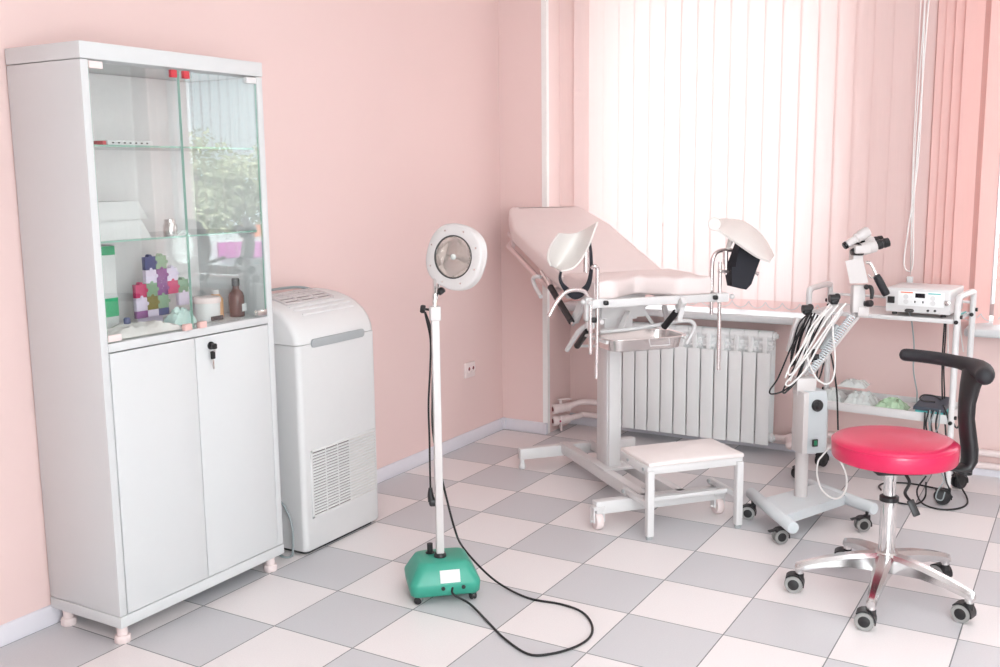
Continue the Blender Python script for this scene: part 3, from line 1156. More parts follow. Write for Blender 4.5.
b.box((PL.x, PL.y, .918), (.034, .034, .044), rl, .004)
obj('collar', b, M_warm, lamp)
dl = depth(PL)
q0 = at(432, 310, d=dl)
q1 = at(423.5, 309, d=dl)
b = MB()
b.cyl(q0, q1, .004, n=10)
b.lathe([(.006, -.006), (.011, -.006), (.0135, -.002), (.0135, .006), (.011, .010), (0, .011)], q1, (q1 - q0), 18, warp=lambda a: 1 + .08 * math.cos(6 * a))
obj('clamp_knob', b, M_black, lamp)
hd = at(453.5, 257, d=dl - .06)
b = MB()
b.tube([(PL.x, PL.y, .92), (PL.x, PL.y, .975), at(434.5, 266, d=dl + .085)], .0065, 12, smooth=False)
b.tube([at(436, 300, d=dl + .015), at(438, 287, d=dl + .03), at(441, 276, d=dl + .05)], .0055, 10)
obj('chrome_rod', b, M_chrome, lamp)
q = at(441, 291, d=dl + .01)
b = MB()
b.lathe([(.004, -.012), (.010, -.008), (.0125, -.002), (.0125, .006), (.010, .010), (0, .011)], q, RV * .6 - UV * .8, 16, warp=lambda a: 1 + .08 * math.cos(6 * a))
obj('tilt_knob', b, M_black, lamp)
hn = (-FV * math.cos(R(28)) - RV * math.sin(R(28)) - UV * .06).normalized()
sq = lambda a: 1 + .026 * math.cos(4 * (a - R(28))) + .012 * math.cos(2 * (a - R(80)))
b = MB()
b.lathe([(0, -.046), (.03, -.043), (.055, -.026), (.0662, -.006), (.0662, .0005), (.068, .004), (.074, .005), (.099, .004), (.1035, .001), (.1055, -.004), (.1065, -.017), (.1045, -.0185), (.1045, -.0215), (.1060, -.023), (.1055, -.034), (.100, -.042), (.088, -.058), (.066, -.082), (.036, -.10), (0, -.106)], hd, hn, 48, warp=sq)
lh = obj('lamp_head', b, M_warm, lamp, sharp=50)
b = MB()
b.lathe([(.0650, -.001), (.0685, -.001), (.0695, .0045), (.0670, .0065), (.0650, .004), (.0650, -.001)], hd, hn, 40, cap=False)
obj('lens_ring', b, M_seam, lh)
b = MB()
b.lathe([(.066, .0012), (.061, -.006), (.048, -.018), (.034, -.029), (.016, -.036), (0, -.038)], hd + hn * .0008, hn, 32)
hx = V((0, 0, 1)).cross(hn).normalized()
hy = hn.cross(hx)
obj('reflector', b, M_chrome, lh)
b = MB()
b.lathe([(.0655, .002), (.053, .009), (.03, .0145), (.012, .0165), (0, .017)], hd, hn, 32)
obj('lens', b, M_lens, lh)
b = MB()
b.cyl(hd + hn * -.03, hd + hn * -.004, .010, n=14)
b.sphere(hd, .010)
obj('bulb', b, M_plastic, lh)
b = MB()
for i in range(8):
    a = R(20 + 45 * i)
    q = hd + (hx * math.cos(a) + hy * math.sin(a)) * .088 + hn * .0035
    b.cyl(q, q + hn * .0025, .0032, n=10)
obj('screw', b, M_steel, lh)
# cord: from the knob down the pole, plug hanging, long loop over the floor back to the base
cord_px = [(425, 313), (430.5, 340), (430, 372), (428.5, 405), (429.5, 440), (430, 470), (430.5, 490)]
b = MB()
b.tube([at(x_, y_, d=dl - .02) for x_, y_ in cord_px], .0032, 8)
cpx = [(425, 312), (431, 330), (433, 360), (432.5, 400), (433, 432), (440, 470), (447, 500), (455, 530)]
pts = [at(x_, y_, d=dl - .03) for x_, y_ in cpx]
flo = [(462, 546), (480, 567), (500, 584), (528, 598), (560, 604), (582, 612), (592, 625), (590, 637), (575, 647), (550, 654), (528, 654), (505, 639), (488, 622)]
zf = [.10, .05, .012, .0045, .0045, .0045, .0045, .0045, .0045, .0045, .0045, .0045, .0045]
pts += [at(x_, y_, z=z_) for (x_, y_), z_ in zip(flo, zf)]
pts += [at(470, 604, z=.012), LB + e1 * .02 - e2 * .112 + V((0, 0, .036)), LB + e1 * .02 - e2 * .094 + V((0, 0, .052))]
b.tube(pts, .0036, 8, 5)
pcord = obj('power_cord', b, M_cable, lamp)
b = MB()
q = at(430.5, 492, d=dl - .02)
b.tube([q + V((0, 0, .014)), q - V((0, 0, .01)), q - V((-.004, 0, .03))], [.006, .010, .012], 10)
q2 = q - V((-.004, 0, .034))
b.box(q2 + RV * .006, (.03, .024, .024), rl, .007)
b.cyl(q2 + RV * .012, q2 + RV * .022, .012, n=14)
for s in (-1, 1):
    b.cyl(q2 + RV * .02 + V((0, 0, s * .006)), q2 + RV * .032 + V((0, 0, s * .006)), .002, n=8, mi=1)
obj('plug', b, [M_black, M_steel], pcord)

# ------------------------------------------------------------------ gynaecological chair (frame: s forward, t across, z up)
CF = Mx.Translation((.333, 2.061, 0)) @ Mx.Rotation(R(-41), 4, 'Z')
CFI = CF.inverted()
gy = thing('gynecological_chair', 'pale pink gynecological examination chair with reclined backrest by the window', 'examination chair', (.333, 2.061, 0), R(-41))


def cs_(px_, py_, **k):
    """photo pixel to the chair frame on a plane s=, t= or z="""
    o = CFI @ CAM
    d = CFI.to_3x3() @ (RV * ((px_ - 500) / FPX) + UV * (-(py_ - 333.5) / FPX) + FV)
    (a, v), = k.items()
    i = 'stz'.index(a)
    return o + d * ((v - o[i]) / d[i])


def G():
    return MB(CF)


b = G()
b.beam((-.40, -.295, .072), (-.40, .285, .072), .042, .05, bev=.003)           # rear cross bar
b.beam((.4536, -.295, .085), (.4536, .262, .085), .042, .05, bev=.003)         # front cross bar
b.beam((-.40, -.075, .085), (.455, -.075, .085), .04, .05, bev=.003)           # two long beams
b.beam((-.40, .075, .085), (.455, .075, .085), .04, .05, bev=.003)
b.box((-.0, 0, .107), (.19, .19, .012), None, .002)
bf = obj('base_frame', b, M_whitem, gy)
for t_ in (-.28, .27):
    b = G()
    b.lathe([(.013, 0), (.015, .003), (.015, .02), (.011, .026), (.009, .048)], (-.40, t_, 0), n=18)
    obj('foot', b, M_whitem, gy)
for t_, yw in ((-.285, 0), (.235, 0)):
    c = V((.462, t_, 0))
    b = G()
    b.beam((.462, t_ - .02, .078), (.462, t_ - .02, .03), .03, .006, up=(0, 1, 0))
    b.beam((.462, t_ + .02, .078), (.462, t_ + .02, .03), .03, .006, up=(0, 1, 0))
    b.cyl((.462, t_ - .03, .033), (.462, t_ + .03, .033), .005, n=10)
    b.box((.462, t_, .085), (.04, .05, .012), None, .002)
    fk = obj('castor', b, M_whitem, gy)
    b = G()
    b.lathe([(.012, -.016), (.030, -.014), (.033, -.009), (.033, .009), (.030, .014), (.012, .016)], (.462, t_, .033), (0, 1, 0), 28)
    b.lathe([(.012, -.017), (.012, .017)], (.462, t_, .033), (0, 1, 0), 14)
    obj('wheel', b, M_pinkpl, fk)
b = G()
b.box((.0, -.028, .48), (.130, .056, .75), None, .004)
b.box((.02, -.0565, .45), (.06, .006, .66), None, .001)
b.box((.0, -.02, .78), (.15, .13, .16), None, .004)
obj('column', b, M_whitem, gy)
# under-seat frame
b = G()
for t_ in (-.17, .17):
    b.beam((-.06, t_, .845), (.30, t_, .845), .025, .03, bev=.003)
b.beam((.31, -.262, .846), (.31, .29, .846), .026, .032, bev=.004)
b.beam((-.02, -.215, .845), (-.02, .215, .845), .03, .03, bev=.003)
b.box((.02, .0, .80), (.12, .20, .10), None, .004)
b.box((.06, -.05, .79), (.006, .24, .10), None, .002)
b.beam((.05, .19, .835), (.0, .10, .77), .02, .02, bev=.002)
obj('seat_frame', b, M_whitem, gy)
# seat cushion with V cut-out
ZS = .932


def cushion(poly, z0, z1, rr, xf=CF, tilt=None):
    """rounded cushion from a plan polygon"""
    n = len(poly)
    c = sum((V((p[0], p[1], 0)) for p in poly), V((0, 0, 0))) / n

    def ring(ins, z):
        out = []
        for i in range(n):
            p0, p1, p2 = V(poly[i - 1]).to_2d(), V(poly[i]).to_2d(), V(poly[(i + 1) % n]).to_2d()
            d0, d1 = (p1 - p0).normalized(), (p2 - p1).normalized()
            nn = V((-(d0 + d1).y, (d0 + d1).x)).normalized()
            k_ = nn.dot(V((-d0.y, d0.x)))
            q = p1 + nn * (ins / max(.4, k_))
            out.append(V((q.x, q.y, z)))
        return out
    secs = [ring(rr, z0), ring(rr * .3, z0 + rr * .3), ring(0, z0 + rr), ring(0, z1 - rr), ring(rr * .3, z1 - rr * .3), ring(rr, z1), ring(rr * 3, z1 + .004)]
    if tilt:
        secs = [[tilt @ p for p in s] for s in secs]
    return MB(xf).loft(secs)


def densify(poly, k_=6):
    out = []
    for i, p in enumerate(poly):
        q = poly[(i + 1) % len(poly)]
        for j in range(k_):
            out.append((p[0] + (q[0] - p[0]) * j / k_, p[1] + (q[1] - p[1]) * j / k_, 0))
    return out


sl = cs_(601, 282, z=ZS)
nt_ = cs_(635.5, 278, z=ZS)
sr = cs_(715, 278, z=ZS)
TL, TR = -.232, .264
poly = [(-.01, TL), (.305, TL), (.315, -.15), (.20, -.01), (.20, .01), (.325, .13), (.325, TR), (-.01, TR)]
b = cushion(densify(poly, 5), .862, ZS, .009)
for p in b.v:
    # soft sag and creases of the upholstery
    p.z += .004 * math.sin(p.x * 37 + p.y * 55) * (p.z > .90)
obj('seat_cushion', b, M_cushion, gy, sharp=60)
# backrest
TH = R(16.2)
BL = .905
tm = Mx.Translation((-.022, 0, ZS - .005)) @ Mx(((-math.cos(TH), 0, math.sin(TH), 0), (0, 1, 0, 0), (math.sin(TH), 0, math.cos(TH), 0), (0, 0, 0, 1)))
bp = [(0, TR - .02), (0, TL), (.61, -.243), (.80, -.195), (.90, -.163), (.927, -.140), (.922, .195), (.89, .222), (.635, .262)]
bp = [(q[0], q[1], 0) for q in bp]
b = cushion(densify(bp, 4), -.07, 0, .014, tilt=tm)
obj('backrest', b, M_cushion, gy, sharp=60)
b = G()


def bk(l, t_, d_):
    return tm @ V((l, t_, d_))


b.tube([bk(.06, TL + .02, -.085), bk(.12, TL + .015, -.115), bk(.30, TL + .01, -.125), bk(.70, TL + .01, -.125), bk(.74, TL + .03, -.125), bk(.74, TR - .05, -.125), bk(.70, TR - .03, -.125), bk(.12, TR - .03, -.12), bk(.06, TR - .03, -.085)], .0125, 10, smooth=False)
b.beam(bk(.08, TL + .03, -.082), bk(.76, TL + .03, -.082), .022, .02, bev=.003)
b.beam(bk(.08, TR - .05, -.082), bk(.76, TR - .05, -.082), .022, .02, bev=.003)
for l_ in (.16, .68):
    b.beam(bk(l_, TL + .02, -.075), bk(l_, TL + .02, -.125), .02, .02, up=(1, 0, 0), bev=.002)
bfm = obj('backrest_frame', b, mat('rose_steel', (.80, .66, .65), .35, .6), gy)
# gas spring
ga0, ga1 = cs_(550.5, 287, t=-.245), cs_(571.5, 322, t=-.245)
b = G()
b.cyl(cs_(541, 271, t=-.245), ga0, .006, n=12, mi=1)
b.cyl(ga0, ga1, .0135, n=16)
b.cyl(ga1, ga1 + (ga1 - ga0).normalized() * .02, .007, n=10, mi=1)
obj('gas_spring', b, [M_black, M_chrome], gy)
b = G()
b.beam(cs_(583, 302, t=-.20), cs_(574, 322, t=-.22), .03, .028, bev=.004)
obj('link_arm', b, M_whitem, gy)
# release levers (white bent handles)
b = G()
b.tube([cs_(541, 277, t=-.245), cs_(536, 276.5, t=-.26), cs_(533, 279, t=-.26), cs_(535, 286, t=-.26), cs_(541, 297, t=-.26)], .009, 10)
obj('release_lever', b, M_whitem, gy)
b = G()
b.tube([cs_(602, 322, t=-.20), cs_(590, 324, t=-.22), cs_(580, 330, t=-.25), cs_(573, 340, t=-.25), cs_(567, 350, t=-.25)], .010, 10)
obj('release_lever', b, M_whitem, gy)
b = G()
g0, g1 = cs_(588, 330, t=-.19), cs_(577, 346, t=-.19)
b.cyl(g0, g1, .0135, n=14)
b.cyl(cs_(592, 322, t=-.19), g0, .005, n=8, mi=1)
b.cyl(g1, cs_(600, 346, t=-.10), .006, n=8, mi=1)
obj('gas_spring', b, [M_black, M_whitem], gy)
b = G()
g0, g1 = cs_(676, 312, t=.12), cs_(664, 327, t=.10)
b.cyl(g0, g1, .0135, n=14)
b.cyl(cs_(681, 303, t=.13), g0, .006, n=8, mi=1)
b.beam(cs_(684, 300, t=.13), cs_(678, 309, t=.13), .022, .03, bev=.004, mi=1)
b.beam(cs_(679, 322, t=.12), cs_(684, 300, t=.14), .012, .02, bev=.002, mi=1)
obj('gas_spring', b, [M_black, M_whitem], gy)
# tray rail handle below the seat
b = G()
pts = [cs_(577, 352, t=-.18), cs_(582, 338, t=-.18), cs_(600, 332, s=.20), cs_(640, 328, s=.22), cs_(680, 321, s=.22), cs_(692, 322, s=.22), cs_(694, 329, s=.22), cs_(686, 344, s=.22)]
pts = pts[2:]
b.tube(pts, .0085, 10, 4)
b.tube([cs_(603, 338, s=.10), cs_(600, 331, s=.18), cs_(620, 330, s=.21)], .007, 10)
b.beam(cs_(620, 330, s=.20), cs_(628, 312, s=.12), .02, .015, bev=.002)
b.beam(cs_(668, 323, s=.20), cs_(664, 306, s=.14), .02, .015, bev=.002)
obj('tray_rail', b, M_whitem, gy)

# leg support assemblies -------------------------------------------------
M_rose = mat('rose_chrome', (.80, .73, .73), .22, .9, var=.02)


def leg_support(side):
    if side < 0:
        T0 = -.262
        clamp = cs_(598, 303, s=.30)
        rod = [cs_(596.3, 378, s=.31), cs_(597, 340, s=.31), cs_(597.5, 275, s=.31), cs_(597, 268, s=.31), cs_(594, 266, s=.31), cs_(592, 268, s=.30)]
        rod2 = [cs_(590.5, 354, s=.33), cs_(590.5, 300, s=.33)]
        ltube = [cs_(549, 316, s=.30), cs_(556, 303, s=.30), cs_(566, 292, s=.30), cs_(578, 290, s=.30), cs_(586, 293, s=.30), cs_(590, 303, s=.30)]
        barrel = (cs_(586, 252, s=.30), cs_(586, 272, s=.30))
    else:
        clamp = cs_(720, 297, s=.31)
        rod = [cs_(718.5, 370, s=.32), cs_(719.5, 300, s=.32), cs_(720, 262, s=.32)]
        rod2 = [cs_(711.5, 314, s=.26), cs_(711.5, 290, s=.26)]
        ltube = [cs_(711.7, 300, s=.26), cs_(712, 268, s=.26), cs_(714, 256, s=.26), cs_(721, 250.5, s=.26), cs_(738, 250.5, s=.26)]
        barrel = (cs_(725.5, 251, s=.31), cs_(725.5, 264, s=.31))
    b = G()
    b.tube(rod, .0075, 12, 4, mi=0)
    b.tube(rod2, .0075, 12, smooth=False, mi=0)
    b.tube(ltube, .0085, 12, 4, mi=0)
    b.cyl(barrel[0], barrel[1], .011, n=16, mi=0)
    ls = obj('leg_support', b, M_rose, gy)
    b = G()
    b.box(clamp, (.05, .055, .036), None, .005)
    if side > 0:
        q = cs_(727, 297, s=.31)
        b.cyl(clamp, q, .006, n=10)
        b.sphere(cs_(732, 296.5, s=.31), .011)
    else:
        b.box(cs_(588, 309, s=.31), (.03, .03, .09), None, .006)
        b.box(cs_(590, 325, s=.31), (.025, .03, .03), None, .005)
        b.sphere(cs_(583, 302, s=.34), .010)
        b.sphere(cs_(590, 303, s=.34), .011)
    obj('clamp', b, M_whitem, ls)
    b = G()
    q = cs_(606, 303, s=.335) if side < 0 else cs_(715.5, 297.5, s=.335)
    b.box(q, (.02, .018, .018), None, .005)
    if side < 0:
        b.box(cs_(594, 320, s=.335), (.02, .02, .02), None, .004)
    obj('clamp_knob', b, M_black, ls)
    return ls


lsl = leg_support(-1)
lsr = leg_support(1)
# left knee pad: a tilted trough, concave face towards the camera
n = 12
g = []
left_e = [(551, 266), (547.8, 258), (549.5, 248), (554, 240), (559, 233)]
right_e = [(561, 271), (573, 268), (583, 257), (590, 243), (597.5, 222)]


def interp(lst, q):
    pts = catmull([(p[0], p[1], 0) for p in lst], 8)
    i = q * (len(pts) - 1)
    a = int(min(i, len(pts) - 2))
    return pts[a].lerp(pts[a + 1], i - a)


for i in range(n + 1):
    u = i / n
    A, B_ = interp(left_e, u), interp(right_e, u)
    row = []
    for j in range(n + 1):
        v_ = j / n
        P = A.lerp(B_, v_)
        # top edge dips between the two horns
        P.y += (-3.0 + 9.0 * u) * math.sin(PI * v_) * (u * .8)
        s_ = .30 + .05 * v_ - .075 * math.sin(PI * v_)
        row.append(cs_(P.x, P.y, s=s_))
    g.append(row)
b = G().shell(g, .012)
obj('knee_pad', b, M_pad, lsl, sharp=70)
b = G()
sp_ = [(590, 243), (591, 256), (591, 272), (588, 285), (582, 292), (575, 295), (568, 291), (562, 284), (560, 278), (561, 271)]
b.tube([cs_(x_, y_, s=.30 - .02 * math.sin(PI * i / 9)) for i, (x_, y_) in enumerate(sp_)], [.006, .008, .009, .012, .016, .018, .013, .008, .007, .006], 8, 4, flat=.25, up=(1, .2, .1))
obj('strap', b, M_strap, lsl, label='black webbing strap')
# right knee pad: trough seen from its back, rolled near end
g = []
near_e = [(716, 229), (729, 238), (742, 247), (757, 257), (770, 262)]
far_e = [(716.5, 220), (727, 219.5), (744, 222), (762, 236), (773.5, 256)]
for i in range(n + 1):
    u = i / n
    A, B_ = interp(near_e, u), interp(far_e, u)
    row = []
    for j in range(n + 1):
        v_ = j / n
        P = A.lerp(B_, v_)
        s_ = .40 - .17 * v_ + .02 * math.sin(PI * v_) * math.sin(PI * u)
        P.y -= 3.0 * math.sin(PI * v_) * math.sin(PI * u)
        row.append(cs_(P.x, P.y, s=s_))
    g.append(row)
b = G().shell(g, .016)
b.sphere(cs_(714.5, 224, s=.35), .026, (.9, 1, 1))
b.tube([cs_(714.5, 224, s=.40), cs_(714.5, 223.5, s=.24)], [.024, .024], 12, smooth=False)
b.cyl(cs_(727.5, 249, s=.31), cs_(732.5, 236, s=.31), .008, .014, n=14)
obj('knee_pad', b, M_pad, lsr, sharp=70)
b = G()
st_ = [(740, 243), (760, 257)], [(731.5, 266), (753, 272)], [(733, 286), (747, 289)]
secs = []
for (a_, c_), sz in zip((((739, 243), (760, 258)), ((735, 262), (755, 270)), ((732.5, 277), (750, 284)), ((733, 286.5), (745, 289.5))), (.03, .05, .055, .045)):
    p0, p1 = cs_(a_[0], a_[1], s=.34), cs_(c_[0], c_[1], s=.34)
    secs.append([p0 - V((sz, 0, 0)), p0 + V((sz * .2, 0, 0)), p1 + V((sz * .2, 0, 0)), p1 - V((sz, 0, 0))])
b.loft(secs)
b.prism([cs_(x_, y_, s=.356) for x_, y_ in ((732, 266.5), (744.5, 268.5), (744, 289), (732, 286.5))], (-.008, 0, 0))
obj('strap', b, M_strap, lsr, label='wide black webbing strap')
b = G()
b.cyl(cs_(720, 271, s=.32), cs_(733, 272, s=.32), .006, n=10)
b.sphere(cs_(720, 271, s=.33), .010)
b.cyl(cs_(726, 264, s=.31), cs_(726, 274, s=.31), .008, n=10)
obj('adjuster', b, M_rose, lsr)
b = G()
b.cyl(cs_(752, 271, s=.33), cs_(758, 274, s=.33), .004, .008, n=10)
obj('adjuster', b, M_rose, lsr)

# stainless tray in its rail
FL, FR_ = cs_(600, 338, z=.70), cs_(682, 331, z=.70)
trx = thing('instrument_tray', 'stainless steel basin tray slung under the examination chair seat', 'tray', CF @ V((.27, -.01, .64)), R(-41))
b = MB(CF)
TZ1, TZ0 = .708, .655
tc_ = (.265, -.022)


def trr(hx, hy, r, z):
    return [V((p.x + tc_[0], p.y + tc_[1], z)) for p in rrect(-hx, hx, -hy, hy, r, 0, 6)]


b.loft([trr(.070, .140, .04, TZ0), trr(.084, .154, .05, TZ0 + .006), trr(.094, .164, .055, TZ1), trr(.108, .178, .065, TZ1 + .001), trr(.109, .179, .065, TZ1 - .002), trr(.097, .167, .057, TZ1 - .004)], caps=False)
q = len(b.v)
b.f.append(tuple(range(28)))
b.mi.append(0)
obj('basin', b, M_steel, trx)
b = MB(CF)
b.tube([(tc_[0] + .108, -.03, TZ1 - .004), (tc_[0] + .118, -.03, TZ1 - .028), (tc_[0] + .118, .055, TZ1 - .028), (tc_[0] + .108, .055, TZ1 - .004)], .0022, 8, smooth=False)
obj('wire_handle', b, M_whitem, trx)
# rails that carry it are part of the chair
b = G()
for t_ in (-.192, .148):
    b.beam((.07, t_, TZ1 - .011), (.34, t_, TZ1 - .011), .012, .014, bev=.002)
    b.beam((.08, t_, TZ1 - .012), (.06, t_ * .6, .79), .012, .014, bev=.002)
obj('tray_runner', b, M_whitem, gy)

# ------------------------------------------------------------------ step stool
stl = thing('step_stool', 'low white padded step stool with two front legs at the examination chair base', 'step stool', CF @ V((.52, .04, 0)), R(-41))
b = G()
ZP = .262
b.beam((.40, -.152, ZP), (.635, -.152, ZP), .022, .036, bev=.003)
b.beam((.40, .227, ZP), (.632, .227, ZP), .022, .036, bev=.003)
b.beam((.625, -.15, ZP), (.625, .235, ZP), .02, .03, bev=.003)
b.beam((.405, -.15, ZP), (.405, .235, ZP), .02, .03, bev=.003)
obj('frame', b, M_whitem, stl)
secs = []
b = cushion(densify([(.398, -.160, 0), (.640, -.160, 0), (.640, .238, 0), (.398, .238, 0)], 4), ZP + .014, ZP + .032, .006)
rs = random.Random(4)
obj('step_pad', b, mat('creased_white_vinyl', srgb(243, 233, 231), .4, var=.03, scale=14, bump=.9), stl, sharp=60)
for t_ in (-.152, .222):
    b = G()
    b.beam((.632, t_, .012), (.632, t_, ZP), .027, .027, up=(1, 0, 0), bev=.003)
    lg = obj('leg', b, M_whitem, stl)
    b = G()
    b.lathe([(.012, 0), (.013, .003), (.013, .010), (.009, .0125)], (.632, t_, 0), n=16)
    obj('rubber_foot', b, M_grey, lg)
b = G()
for t_ in (-.152, .222):
    b.beam((.63, t_, .128), (.425, t_, .128), .018, .022, bev=.003)
    b.beam((.43, t_, .140), (.43, t_, .1105), .02, .02, bev=.003)
b.beam((.56, -.152, .128), (.56, .222, .128), .016, .016, bev=.003)
obj('brace', b, M_whitem, stl)
b = G()
for t_ in (-.165, .209):
    b.cyl((.432, t_ - .004, .128), (.432, t_ + .002, .128), .007, n=12)
for s_ in (.47, .60):
    b.cyl((s_, -.167, ZP), (s_, -.163, ZP), .006, n=12)
obj('bolt', b, M_grey, stl)

# ------------------------------------------------------------------ colposcope on its wheeled stand
colp = at(800.5, 496, z=.10)
cst = thing('colposcope', 'white binocular colposcope on a grey wheeled column stand with draped cables', 'colposcope', (colp.x, colp.y, 0))
dc = depth((colp.x, colp.y, .4))
t1, t2 = at(751, 493, z=.085), at(793, 528, z=.085)
t3, t4 = at(809, 484, z=.085), at(874, 509, z=.085)
b = MB()
for a_, c_ in ((t1, t2), (t3, t4)):
    dd = (c_ - a_).normalized()
    b.lathe([(0, -.003), (.020, -.002), (.023, .002), (.023, (c_ - a_).length - .002), (.020, (c_ - a_).length + .002), (0, (c_ - a_).length + .003)], a_, dd, 24)
m1, m2 = t1.lerp(t2, .30), t1.lerp(t2, .80)
m3, m4 = t3.lerp(t4, .15), t3.lerp(t4, .62)
for p in (m1, m2, m3, m4):
    p.z = .066
b.prism([m1, m2, m4, m3], (0, 0, .036))
obj('base', b, M_lgrey, cst)
for p, yw in ((at(748, 519, z=0), 190), (at(780, 543, z=0), 220), (at(862, 531, z=0), 215), (t3 + (t4 - t3) * .08, 120)):
    castor(cst, p, .075, R(yw), r=.027, wd=.034, off=.016, brake=True)
b = MB()
b.cyl((colp.x, colp.y, .09), (colp.x, colp.y, .52), .0245, n=28)
ct = at(801, 381, d=dc)
rz = math.atan2(RV.y, RV.x)
b.box((colp.x, colp.y, .535), (.075, .06, .07), rz, .006)
obj('column', b, M_warm, cst)
# control box
pa, pb_ = at(808, 421.5, d=dc - .06), None
wB = .132 * 1
bc = at(810.5, 421, d=dc - .03)
rzb = rz + R(14)
b = MB()
xx = V((math.cos(rzb), math.sin(rzb), 0))
yy = V((-math.sin(rzb), math.cos(rzb), 0))
hh = .118
sec = [(-.050, .045), (-.050, -.030), (.050, -.030), (.050, .045)]
secs = []
for z_, ins in ((-hh, .0), (-hh + .004, 0), (hh - .03, 0), (hh, .010)):
    secs.append([bc + xx * a_ + yy * (c_ + (ins if c_ < 0 else 0)) + V((0, 0, z_)) for a_, c_ in sec])
b.loft(secs)
cb = obj('control_box', b, M_mgrey, cst)
b = MB()
b.box(bc - xx * .040 + yy * .006, (.022, .080, .2362), rzb, .003)
obj('side_cover', b, M_warm, cb)
fpt = lambda px_, py_: at(px_, py_, d=depth(bc - yy * .032))
q = fpt(816, 405)
b = MB()
b.lathe([(.021, 0), (.023, .003), (.023, .014), (.019, .018), (0, .019)], q, -yy, 24)
b.box(q - yy * .017, (.012, .012, .03), rzb, .004)
obj('dial_knob', b, M_black, cb)
q = fpt(815, 443)
obj('power_switch', MB().box(q, (.022, .008, .028), rzb, .002), M_black, cb)
obj('green_rocker', MB().box(q - yy * .003 + V((0, 0, .001)), (.013, .008, .019), rzb, .002), mat('green_rocker', srgb(40, 130, 90), .3), cb)
# parallelogram arm up to the head bracket
dA = dc
b = MB()
a0, a1 = at(806, 378, d=dA), at(856, 311, d=dA)
a2, a3 = at(815, 372, d=dA), at(862, 314, d=dA)
for p, q in ((a0, a1), (a2, a3)):
    b.beam(p + FV * .02, q + FV * .02, .012, .014, bev=.003)
b.beam(at(800, 368, d=dA + .03), at(842, 310, d=dA + .03), .012, .016, bev=.003)
b.box(at(862, 311, d=dA), (.045, .04, .04), rz, .006)
b.beam(at(790, 352, d=dA + .03), at(799, 318, d=dA + .03), .03, .03, up=RV, bev=.004)
b.beam(at(815, 330, d=dA + .03), at(836, 302, d=dA + .03), .03, .025, up=RV, bev=.004)
obj('arm', b, M_warm, cst)
b = MB()
s0, s1 = at(810, 372, d=dA - .02), at(852, 316, d=dA - .02)
axs = (s1 - s0).normalized()
ox = axs.orthogonal().normalized()
oy = axs.cross(ox)
L_ = (s1 - s0).length
b.tube([s0 + axs * (L_ * i / 270) + (ox * math.cos(i * 2 * PI / 10) + oy * math.sin(i * 2 * PI / 10)) * .0125 for i in range(271)], .0026, 6, smooth=False)
obj('coil_spring', b, mat('spring_white', srgb(226, 230, 234), .35), cst)
b = MB()
s2, s3 = at(822, 350, d=dA - .005), at(838, 326, d=dA - .005)
b.cyl(s2, s3, .014, n=16)
obj('damper', b, M_grey, cst)
for x_, y_ in ((807, 309), (834, 298.5)):
    q = at(x_, y_, d=dA + .01)
    b = MB()
    b.cyl(q - RV * .018, q + RV * .016, .016, n=16)
    b.sphere(q + RV * .012 + UV * .006, .014)
    b.box(q - UV * .012, (.025, .025, .02), rz, .004)
    obj('joint_knob', b, M_black, cst)
b = MB()
q = at(813, 357, d=dA - .02)
b.cyl(q, q + RV * .02, .012, n=14)
b.beam(at(812, 362, d=dA), at(814, 349, d=dA), .012, .012, up=RV, bev=.003)
obj('tension_knob', b, M_black, cst)
# head: post, block, optics
b = MB()
b.beam(at(857.5, 313, d=dA), at(858, 285, d=dA), .036, .048, up=RV, bev=.006)
obj('post', b, M_warm, cst)
b = MB()
cq = [at(*p, d=dA - .03) for p in ((845.3, 261), (862.5, 257.5), (868.5, 283), (850, 283.5))]
b.loft([cq, [CAM + (p - CAM) * ((depth(p) + .06) / depth(p)) for p in cq]])
obj('head_block', b, M_warm, cst)
b = MB()
q = at(866.5, 287, d=dA - .03)
b.sphere(q, .010)
b.tube([q, at(870.5, 287, d=dA - .04), at(872, 292, d=dA - .045), at(871.5, 299, d=dA - .045)], [.006, .008, .008, .006], 10)
obj('lock_lever', b, M_black, cst)
q = at(867, 303.5, d=dA - .03)
b = MB()
b.cyl(q - FV * 0 - RV * .01, q + RV * .006, .010, n=18)
b.lathe([(.012, 0), (.013, .004), (.013, .02), (.011, .023), (0, .024)], q, -FV + RV * .5, 18)
obj('focus_knob', b, M_black, cst)
b = MB()
b.tube([at(866, 262.5, d=dA), at(870, 263, d=dA), at(874, 270, d=dA), at(877, 277, d=dA)], .006, 10)
b.tube([at(868, 274, d=dA), at(871, 277.5, d=dA), at(874, 277, d=dA)], .003, 8)
obj('handle_rod', b, M_steel, cst)
b = MB()
p, q = at(876, 275, d=dA), at(887, 295.5, d=dA)
dd = (q - p).normalized()
b.lathe([(.008, 0), (.014, .004), (.0155, .02), (.0155, (q - p).length - .01), (.013, (q - p).length - .002), (0, (q - p).length)], p, dd, 18)
obj('handle_grip', b, M_blackf, cst)
